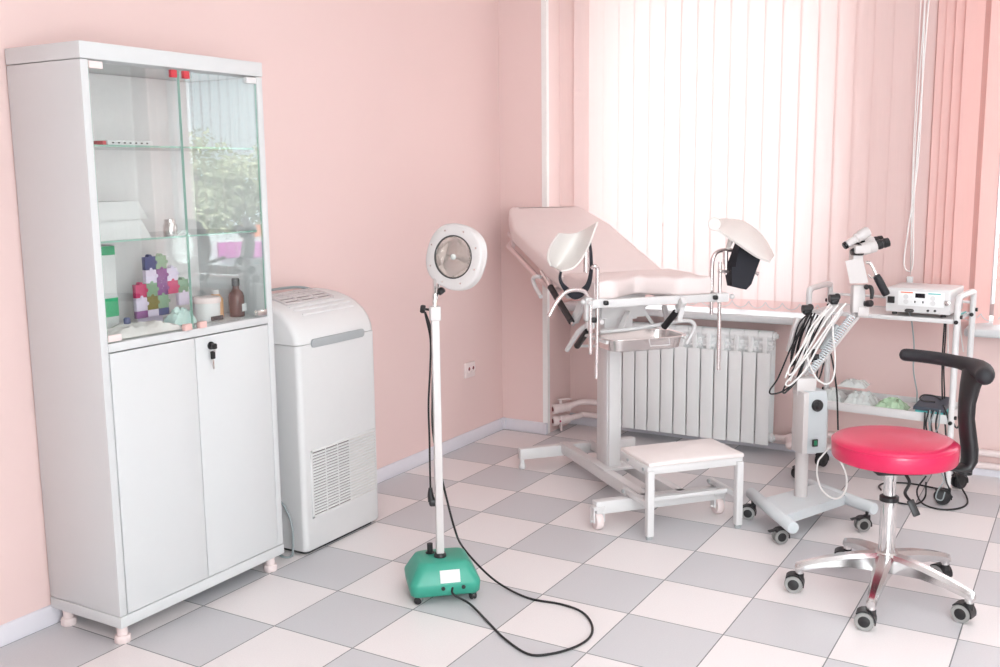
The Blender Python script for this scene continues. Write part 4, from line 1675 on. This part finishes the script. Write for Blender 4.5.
# optics: illuminator tube on top, two binocular barrels below
dO = dA - .02
vd = (RV * .84 + UV * .50 - FV * .05).normalized()
b = MB()
p = at(844.5, 246, d=dO)
q = at(868.5, 231, d=dO)
L_ = (q - p).length
ill = [(.0, .002), (.014, .003), (.0145, .01), (.0145, L_ * .45), (.019, L_ * .5), (.019, L_ * .55), (.017, L_ * .6), (.0205, L_ * .66), (.0205, L_ - .004), (.018, L_), (0, L_ + .001)]
b.lathe(ill, p, (q - p), 24)
op = obj('illuminator', b, M_warm, cst)
obj('illuminator_lens', MB().lathe([(.0, -.003), (.012, -.003), (.0145, 0), (.0145, .012), (.0, .012)], p, (q - p), 20), M_darkglass, op)
for dx, dy, dd_ in ((0, 0, 0), (4, -7, .055)):
    p = at(853 + dx, 252 + dy, d=dO - .01 + dd_)
    q = at(888.5 + dx, 242 + dy, d=dO - .01 + dd_)
    if dd_:
        q = at(882, 240, d=dO + dd_)
    L_ = (q - p).length
    b = MB()
    b.lathe([(.0, L_ * .24), (.023, L_ * .24), (.024, L_ * .27), (.0235, L_ * .60), (.021, L_ * .64), (.0, L_ * .65)], p, (q - p), 26)
    ob = obj('binocular_barrel', b, M_warm, cst)
    b = MB()
    b.lathe([(.0, -.008), (.011, -.008), (.014, .0), (.019, L_ * .12), (.022, L_ * .2), (.022, L_ * .245), (0, L_ * .245)], p, (q - p), 22)
    obj('objective', b, M_black, ob)
    b = MB()
    b.lathe([(0, L_ * .63), (.0165, L_ * .63), (.0165, L_ * .70), (.0185, L_ * .71), (.0185, L_ * .80), (.0165, L_ * .81), (.0165, L_ * .86), (.0185, L_ * .87), (.0175, L_), (.012, L_ + .002), (0, L_ - .004)], p, (q - p), 22)
    obj('eyepiece', b, M_black, ob)
b = MB()
b.box(at(860, 249, d=dO), (.06, .07, .03), rz, .006)
b.beam(at(856, 262, d=dA), at(856, 250, d=dA), .05, .04, up=RV, bev=.004)
obj('optics_mount', b, M_warm, cst)
# cables draped over the arm
def cable(pxs, r, m_, dd=0., name='cable', parent=cst, k_=6):
    b = MB()
    if isinstance(pxs[0][0], tuple):
        for q in pxs:
            b.tube([at(x_, y_, d=dc + dd + (z_[0] if z_ else 0)) for x_, y_, *z_ in q], r, 6, k_)
    else:
        b.tube([at(x_, y_, d=dc + dd + (z_[0] if z_ else 0)) for x_, y_, *z_ in pxs], r, 6, k_)
    return obj(name, b, m_, parent)


for pts, dd in (
    ([(810, 312), (800, 330), (790, 350), (778, 378), (770, 390), (772, 394), (785, 390), (800, 375), (806, 345), (812, 316)], -.03),
    ([(808, 314), (799, 324), (793, 345), (791, 360), (797, 340), (806, 318)], -.01),
    ([(815, 313), (808, 330), (800, 355), (788, 380), (783, 391), (786, 392), (798, 378), (808, 350), (818, 318)], -.04),
    ([(812, 313), (802, 335), (796, 358), (791, 366), (793, 350), (803, 326), (810, 313)], .0),
    ([(818, 315), (806, 340), (797, 362), (792, 372)], -.02),
    ([(824, 316), (812, 340), (803, 362), (797, 378)], -.035),
    ([(806, 318), (798, 345), (794, 368)], .01),
    ([(829, 335), (822, 355), (817, 374), (820, 377), (828, 345)], .02),
    ([(829, 345), (834, 370), (837, 395), (838, 430)], .04),
):
    cable(pts, .0034, M_cable, dd)
for pts, dd in (
    ([(838, 305), (825, 322), (808, 350), (795, 372), (786, 383), (790, 385), (805, 370), (822, 340), (840, 312)], -.06),
    ([(846, 303), (836, 315), (815, 345), (800, 365), (790, 375), (789, 368), (800, 350), (820, 320), (832, 306)], -.07),
    ([(830, 304), (818, 320), (806, 345), (797, 368)], -.05),
    ([(842, 308), (834, 320), (833, 335), (835, 355), (834, 375), (828, 384), (818, 380), (810, 366), (806, 352)], -.055),
    ([(826, 310), (812, 326), (800, 350), (790, 366), (785, 378)], -.065),
    ([(822, 312), (811, 335), (799, 360), (790, 381)], -.045),
):
    cable(pts, .0034, M_wcable, dd)
cable([(829, 448), (822, 456), (818, 462), (817, 475), (822, 490), (832, 498), (841, 497), (846, 488), (846, 475), (840, 460), (834, 449)], .0036, M_wcable, -.05)

# ------------------------------------------------------------------ equipment cart
CT = Mx.Translation((1.328, 2.65, 0)) @ Mx.Rotation(R(-6), 4, 'Z')
cart = thing('equipment_cart', 'white two-shelf equipment cart with tubular handles behind the red stool', 'cart', (1.336, 2.66, 0), R(-6))
hx_, hy_ = .298, .135
TS, LS = .752, .345


def K():
    return MB(CT)


b = K()
for sx in (-1, 1):
    x_ = sx * hx_
    b = K()
    b.tube([(x_, -hy_, .07), (x_, -hy_, .5), (x_, -hy_, TS + .055), (x_, -hy_ + .012, TS + .083), (x_, -hy_ + .04, TS + .092), (x_, hy_ - .04, TS + .092), (x_, hy_ - .012, TS + .083), (x_, hy_, TS + .055), (x_, hy_, .5), (x_, hy_, .07)], .0125, 14, 4)
    obj('tube_frame', b, M_whitem, cart)
for z_, nm in ((TS, 'top_shelf'), (LS, 'lower_shelf')):
    b = K()
    b.bb((-hx_ + .012, -hy_ + .0, z_ - .012), (hx_ - .012, hy_, z_), .002)
    for s in (-1, 1):
        b.bb((-hx_ + .012, s * hy_ - .006, z_ - .014), (hx_ - .012, s * hy_ + .006, z_ + (.022 if z_ < .5 else .004)), .002)
    if z_ < .5:
        for s in (-1, 1):
            b.bb((s * (hx_ - .014) - .004, -hy_, z_ - .012), (s * (hx_ - .014) + .004, hy_, z_ + .022), .002)
    else:
        b.tube([(-hx_, hy_, z_ + .045), (hx_, hy_, z_ + .045)], .006, 8, smooth=False)
    obj(nm, b, M_whitem, cart)
b = K()
for sx in (-1, 1):
    for sy in (-1, 1):
        for z_ in (TS - .005, LS - .005):
            b.cyl((sx * (hx_ + .011), sy * hy_, z_ + .02), (sx * (hx_ + .019), sy * hy_, z_ + .02), .008, n=10)
            b.cyl((sx * hx_, sy * hy_ - .012, z_ + .0), (sx * hx_, sy * hy_ - .019, z_ + .0), .008, n=10)
obj('bolt_cap', b, M_black, cart)
for sx, sy, yw in ((-1, -1, 215), (1, -1, 200), (-1, 1, 250), (1, 1, 230)):
    q = CT @ V((sx * hx_, sy * hy_, 0))
    castor(cart, q + V((math.cos(R(yw)), math.sin(R(yw)), 0)) * .018, .08, R(yw), r=.03, wd=.036, wheel=(M_black, M_black), off=.018, stem_r=.009)

# electrosurgical unit
uz = TS + .0055
eu = thing('electrosurgical_unit', 'white electrosurgical generator box with a digital display on the cart', 'medical device', CT @ V((.13, 0, uz)), R(-6))
f0, f1 = CTi_ = (CT.inverted() @ at(886.5, 311.8, y=2.545), CT.inverted() @ at(951.5, 315.5, y=2.53))
ux0, ux1 = f0.x, f1.x
uy0, uy1 = -.125, .10
uh = .112
b = K()
b.bb((ux0, uy0, uz + .012), (ux1, uy1, uz + uh), .006)
obj('case', b, M_whitem, eu)
b = K()
for x_ in (ux0 + .03, ux1 - .03):
    for y_ in (uy0 + .03, uy1 - .03):
        b.cyl((x_, y_, uz), (x_, y_, uz + .014), .011, n=12)
obj('foot', b, M_black, eu)


def ef(px_, py_):
    """point on the front of the unit under a photo pixel"""
    o = CT.inverted() @ CAM
    d = CT.inverted().to_3x3() @ (RV * ((px_ - 500) / FPX) + UV * (-(py_ - 333.5) / FPX) + FV)
    return o + d * ((uy0 - o.y) / d.y)


def fb(x0, y0, x1, y1, m_, nm, th=.003, bev=.0008):
    p, q = ef(x0, y0), ef(x1, y1)
    lo = V((min(p.x, q.x), uy0 - th, min(p.z, q.z)))
    hi = V((max(p.x, q.x), uy0 + .001, max(p.z, q.z)))
    return obj(nm, K().bb(lo, hi, bev), m_, eu)


fb(888, 296, 894.5, 303, M_black, 'power_switch', .006)
fb(898.5, 290.5, 944, 308, mat('panel_white', srgb(246, 245, 245), .3), 'control_panel', .0015)
fb(901, 291.5, 913, 293.2, M_orange, 'orange_label', .0022, 0)
fb(928.5, 293.2, 941, 295, M_teal, 'teal_label', .0022, 0)
fb(915.5, 293.2, 925, 298.2, M_darkglass, 'display', .003)
b = K()
for x_, y_ in ((906, 296.5), (906, 301.5), (933, 298.5), (933, 303.5)):
    p = ef(x_, y_)
    b.cyl(p, p - V((0, .0026, 0)), .010, n=16)
    b.box(p + V((.021, -.0015, 0)), (.004, .003, .002))
obj('button', b, M_plastic, eu)
b = K()
for x_, y_ in ((915, 301.8), (923, 302.3)):
    p = ef(x_, y_)
    b.box(p, (.005, .006, .009), None, .001)
for x_, y_ in ((928, 310.8), (935, 311)):
    p = ef(x_, y_)
    b.cyl(p, p - V((0, .004, 0)), .005, n=12)
p = ef(909.5, 310.5)
b.loft([[p + V((a_ * .017 * k_, -o_, c_ * .007 * k_)) for a_, c_ in ((-1, -.4), (-.7, -1), (.7, -1), (1, -.4), (1, .4), (.7, 1), (-.7, 1), (-1, .4))] for k_, o_ in ((1, 0), (1, .008), (.8, .010))])
obj('socket', b, M_seam, eu)
p = ef(947, 303.5)
b = K()
b.lathe([(.011, 0), (.011, .004), (.008, .005), (.008, .002), (0, .001)], p, (0, -1, 0), 16)
b.cyl(p, p - V((0, .014, 0)), .006, n=10)
obj('electrode_socket', b, M_steel, eu)
# cords from the unit to the pedal
de = depth(CT @ V((0, uy0, .5)))
b = MB()
p1 = CT @ (ef(909.5, 311) - V((0, .008, 0)))
b.tube([p1, at(911.5, 320, d=de - .03), at(914, 345, d=de - .02), at(913.5, 370, d=de - .01), at(917, 392, d=de), at(917, 402, d=de), at(922, 410, d=de - .01)], .003, 8)
obj('grey_cord', b, M_gcable, eu)
b = MB()
p2 = CT @ (ef(947, 304) - V((0, .014, 0)))
b.tube([p2, at(945.5, 308, d=de - .03), at(944, 330, d=de - .03), at(942.5, 355, d=de - .03), at(942, 385, d=de - .03), at(943, 412, d=de - .03)], .0032, 8)
b.tube([at(946.5, 306, d=de - .025), at(945.5, 335, d=de - .025), at(943.8, 365, d=de - .02), at(944.5, 395, d=de - .02), at(944, 415, d=de - .025)], .003, 8)
obj('black_cord', b, M_cable, eu)
b = MB()
b.tube([at(950, 315, d=de - .02), at(948, 325, d=de - .025), at(948, 350, d=de - .025), at(947, 368, d=de - .02)], .0028, 8)
obj('white_cord', b, M_wcable, eu)
b = MB()
b.tube([at(960, 318, d=de + .12), at(961, 335, d=de + .13), at(963.5, 352, d=de + .13)], .0028, 8)
obj('white_cord', b, M_wcable, eu)

# small teal tray and white wedge at the right end of the top shelf
q = CT @ V((hx_ - .045, .05, TS + .005))
b = K()
b.bb((ux1 + .012, -.02, TS + .0045), (hx_ - .016, .10, TS + .012), .002)
tag(obj('dish', b, M_teal, loc=CT @ V((.27, .04, TS + .0045))), 'flat teal dish at the right end of the cart top', 'dish')

# foot pedal and packets on the lower shelf
lz = LS + .0008
pd = thing('foot_pedal', 'dark foot pedal with teal sides on the lower cart shelf', 'foot pedal', CT @ V((.22, -.06, lz)), R(-6))
b = K()
b.bb((.155, -.135, lz), (.265, .03, lz + .03), .008)
obj('pedal_base', b, M_teal, pd)
b = K()
b.loft([[V((.15, -.14, lz + .031)), V((.27, -.14, lz + .031)), V((.27, .035, lz + .045)), V((.15, .035, lz + .045))], [V((.152, -.138, lz + .045)), V((.268, -.138, lz + .045)), V((.268, .033, lz + .062)), V((.152, .033, lz + .062))]])
obj('pedal_plate', b, mat('pedal_grey', srgb(70, 78, 90), .5), pd)
b = MB()
dp = depth(CT @ V((.2, -.16, .3)))
b.tube([at(941, 400, d=dp), at(934, 396, d=dp), at(924, 395, d=dp), at(920, 398, d=dp), at(923, 401, d=dp), at(935, 402, d=dp)], .0035, 8)
for pts in ([(929, 410), (926, 425), (930, 440), (938, 447), (945, 442), (950, 432), (947, 415), (943, 405)],
            [(933, 410), (931, 425), (936, 445), (944, 450)],
            [(938, 411), (936, 428), (942, 444)], [(925, 412), (924, 430)], [(944, 410), (946, 440), (944, 462), (946, 480), (950, 490)],
            [(952, 420), (957, 428), (963, 416)]):
    b.tube([at(x_, y_, d=dp - .02 - .004 * i) for i, (x_, y_) in enumerate(pts)], .0034, 8)
zf_ = .0042
lp_ = [(953, 470), (960, 485), (967, 498), (966, 505), (955, 509), (938, 509), (922, 503), (917, 490), (926, 476)]
zz_ = [.10, .05, .01, zf_, zf_, zf_, zf_, .03, .08]
b.tube([at(x_, y_, z=z_) for (x_, y_), z_ in zip(lp_, zz_)], .0036, 8)
lp_ = [(881, 490), (879, 486), (886, 483), (905, 483), (925, 486), (945, 491), (952, 497)]
b.tube([at(x_, y_, z=zf_) for x_, y_ in lp_], .0036, 8)
lp_ = [(886, 498), (900, 503), (916, 504), (925, 497), (926, 482)]
b.tube([at(x_, y_, z=z_) for (x_, y_), z_ in zip(lp_, (zf_, zf_, zf_, .02, .08))], .0036, 8)
obj('pedal_cord', b, M_cable, pd)
b = MB()
b.tube([at(930, 410, d=dp - .03), at(929, 423, d=dp - .04), at(931, 436, d=dp - .04), at(930, 424, d=dp - .035), at(935, 411, d=dp - .03)], .0026, 6)
b.tube([at(940, 410, d=dp - .035), at(939, 424, d=dp - .04), at(935, 434, d=dp - .04)], .0026, 6)
obj('grey_lead', b, M_gcable, pd)
b = MB()
b.tube([at(940, 470, d=dp - .06), at(944, 480, d=dp - .08), at(938, 490, d=dp - .08), at(936, 498, d=dp - .08), at(942, 500, d=dp - .08), at(945, 492, d=dp - .08)], .0026, 6)
obj('grey_lead', b, M_gcable, pd)


def bag(c, sx, sy, h, seed, m_, label):
    g = crumple(CT @ V(c), sx, sy, h, seed, 12)
    b = MB().shell(g, .002)
    # keep the film inside the shelf
    o = obj('packet', b, m_, loc=CT @ V(c), sharp=20)
    tag(o, label, 'packet')
    return o


bag((-.215, -.03, lz), .055, .085, .055, 11, M_bag, 'clear crumpled film packet at the left end of the lower shelf')
bag((-.09, -.045, lz), .064, .08, .06, 12, M_bag, 'pale mint film packet in the middle of the lower shelf')
bag((.045, -.06, lz), .066, .062, .05, 13, M_bagg, 'green printed film packet beside the foot pedal')
bag((-.15, .05, lz + .058), .06, .05, .03, 14, M_bag, 'loose clear film packet lying on top of the others')

# ------------------------------------------------------------------ red swivel stool with torso rest
ST = V((1.561, 1.406, 0))
RH = V((.862, .507, 0)).normalized()
FH = V((-.507, .862, 0)).normalized()
stool = thing('swivel_stool', 'red round seat swivel stool with black torso rest and aluminium star base', 'stool', ST)
ang0 = -16.5
angs = [ang0 + 72 * i for i in range(5)]
cast_px = {0: (962.5, 624), 3: (792, 592), 4: (866, 630.5)}
b = MB()
b.lathe([(.030, .085), (.036, .09), (.040, .12), (.038, .146), (.030, .156)], ST, n=28)
obj('hub', b, M_alu, stool)
for a in angs:
    d = V((math.cos(R(a)), math.sin(R(a)), 0))
    s = V((-d.y, d.x, 0))
    secs = []
    for r_, wd, zt, zb in ((.02, .028, .152, .092), (.06, .026, .149, .098), (.12, .023, .140, .102), (.19, .019, .124, .094), (.245, .015, .108, .082), (.268, .0145, .100, .076), (.277, .011, .094, .074)):
        c = ST + d * r_
        secs.append([c - s * wd + V((0, 0, zb)), c + s * wd + V((0, 0, zb)), c + s * wd + V((0, 0, zt - .012)), c + s * wd * .55 + V((0, 0, zt)), c - s * wd * .55 + V((0, 0, zt)), c - s * wd + V((0, 0, zt - .012))])
    b = MB().loft(secs)
    e = ST + d * .262
    b.cyl((e.x, e.y, .095), (e.x, e.y, .060), .0130, n=16)
    lg = obj('leg', b, M_alu, stool, sharp=30)
    yw = a + random.uniform(60, 110)
    yw = {0: 165, 1: 150, 2: 190, 3: 190, 4: 185}[angs.index(a)]
    dd = V((math.cos(R(yw)), math.sin(R(yw)), 0))
    castor(stool, e + dd * .017, .058, R(yw), r=.0285, wd=.042, off=.017, stem_r=.008)
b = MB()
b.lathe([(.0245, .15), (.025, .152), (.025, .318), (.0245, .32), (.022, .322)], ST, n=32)
gl = obj('gas_lift', b, M_chrome, stool)
obj('lift_collar', MB().lathe([(.025, .318), (.029, .320), (.029, .334), (.022, .338)], ST, n=28), M_black, gl)
obj('piston', MB().lathe([(.0185, .335), (.0185, .385), (.0198, .387), (.0198, .43)], ST, n=24), M_chrome, gl)
b = MB()
b.box(ST + V((0, 0, .433)) + RH * .01, (.14, .11, .034), math.atan2(RH.y, RH.x), .004)
b.beam(ST + RH * .05 + V((0, 0, .443)), ST + RH * .17 + V((0, 0, .443)), .05, .012, bev=.002)
obj('mechanism', b, M_black, stool)
SC = ST + RH * .008
b = MB()
b.lathe([(.17, .455), (.181, .457), (.185, .463), (.187, .503), (.184, .511), (.178, .5175), (.15, .5235), (.09, .527), (0, .528)], SC, n=64)
seat = obj('seat', b, M_red, stool, sharp=60)
b = MB()
b.tube([SC + V((math.cos(i * PI / 32) * .1855, math.sin(i * PI / 32) * .1855, .5085)) for i in range(64)], .0022, 6, smooth=False, closed=True)
obj('piping', b, M_red, seat)
b = MB()
p0 = ST + RH * .02 - FH * .05 + V((0, 0, .43))
b.tube([p0, p0 + RH * .012 - FH * .02 - V((0, 0, .03)), at(905, 493, d=depth(ST) - .1), at(911, 502, d=depth(ST) - .12)], .005, 8)
q0, q1 = at(910, 500, d=depth(ST) - .12), at(917, 516, d=depth(ST) - .13)
b.beam(q0, q1, .022, .010, up=-FV, bev=.003)
obj('height_lever', b, M_black, stool)
# torso rest
bz = .742
arc = []
for i in range(22):
    a = R(62 - 92 * i / 21)
    r_ = .256 - .008 * (i / 21)
    arc.append(ST + RH * (r_ * math.cos(a)) + FH * (r_ * math.sin(a)) + V((0, 0, bz - .004 * (i / 21))))
b = MB()
rad_ = [.021] * 9 + [.024, .028, .031, .031, .027]
n_ = len(arc)
# rounded first end
e0 = (arc[0] - arc[1]).normalized()
e9 = (arc[-1] - arc[-2]).normalized()
full = [arc[0] + e0 * .020, arc[0] + e0 * .016, arc[0] + e0 * .008] + arc + [arc[-1] + e9 * .010, arc[-1] + e9 * .018, arc[-1] + e9 * .021]
rr_ = [.004, .014, .0195] + [.021 + .008 * max(0, min(1, (i - 9) / 6)) - .003 * max(0, (i - 17) / 4) for i in range(n_)] + [.023, .015, .004]
b.tube(full, rr_, 18, smooth=False)
obj('torso_rest', b, M_blackf, stool, sharp=60)
b = MB()
pa_ = R(3)
pd_ = RH * math.cos(pa_) + FH * math.sin(pa_)
ps = V((-pd_.y, pd_.x, 0))
path = [(.248, .748, .060, .020), (.246, .715, .056, .025), (.238, .68, .042, .025), (.232, .63, .034, .023), (.232, .58, .033, .022), (.240, .53, .034, .023), (.249, .48, .035, .023), (.250, .445, .034, .022), (.240, .420, .032, .018), (.21, .418, .03, .010), (.16, .424, .028, .007), (.07, .426, .025, .006)]
secs = []
P_ = [ST + pd_ * r_ + V((0, 0, z_)) for r_, z_, _, _ in path]
for i, (r_, z_, hw, ht) in enumerate(path):
    t_ = (P_[min(i + 1, len(P_) - 1)] - P_[max(i - 1, 0)]).normalized()
    nn = t_.cross(ps).normalized()
    secs.append([P_[i] + ps * (hw * math.cos(2 * PI * j / 14)) * 1. + nn * (ht * math.sin(2 * PI * j / 14)) for j in range(14)])
b.loft(secs)
obj('rest_upright', b, M_black, stool, sharp=60)
b = MB()
q = ST + pd_ * .238 + V((0, 0, .412))
b.cyl(q + V((0, 0, .016)), q - V((0, 0, .012)), .022, n=18)
obj('clamp_wheel', b, M_black, stool)
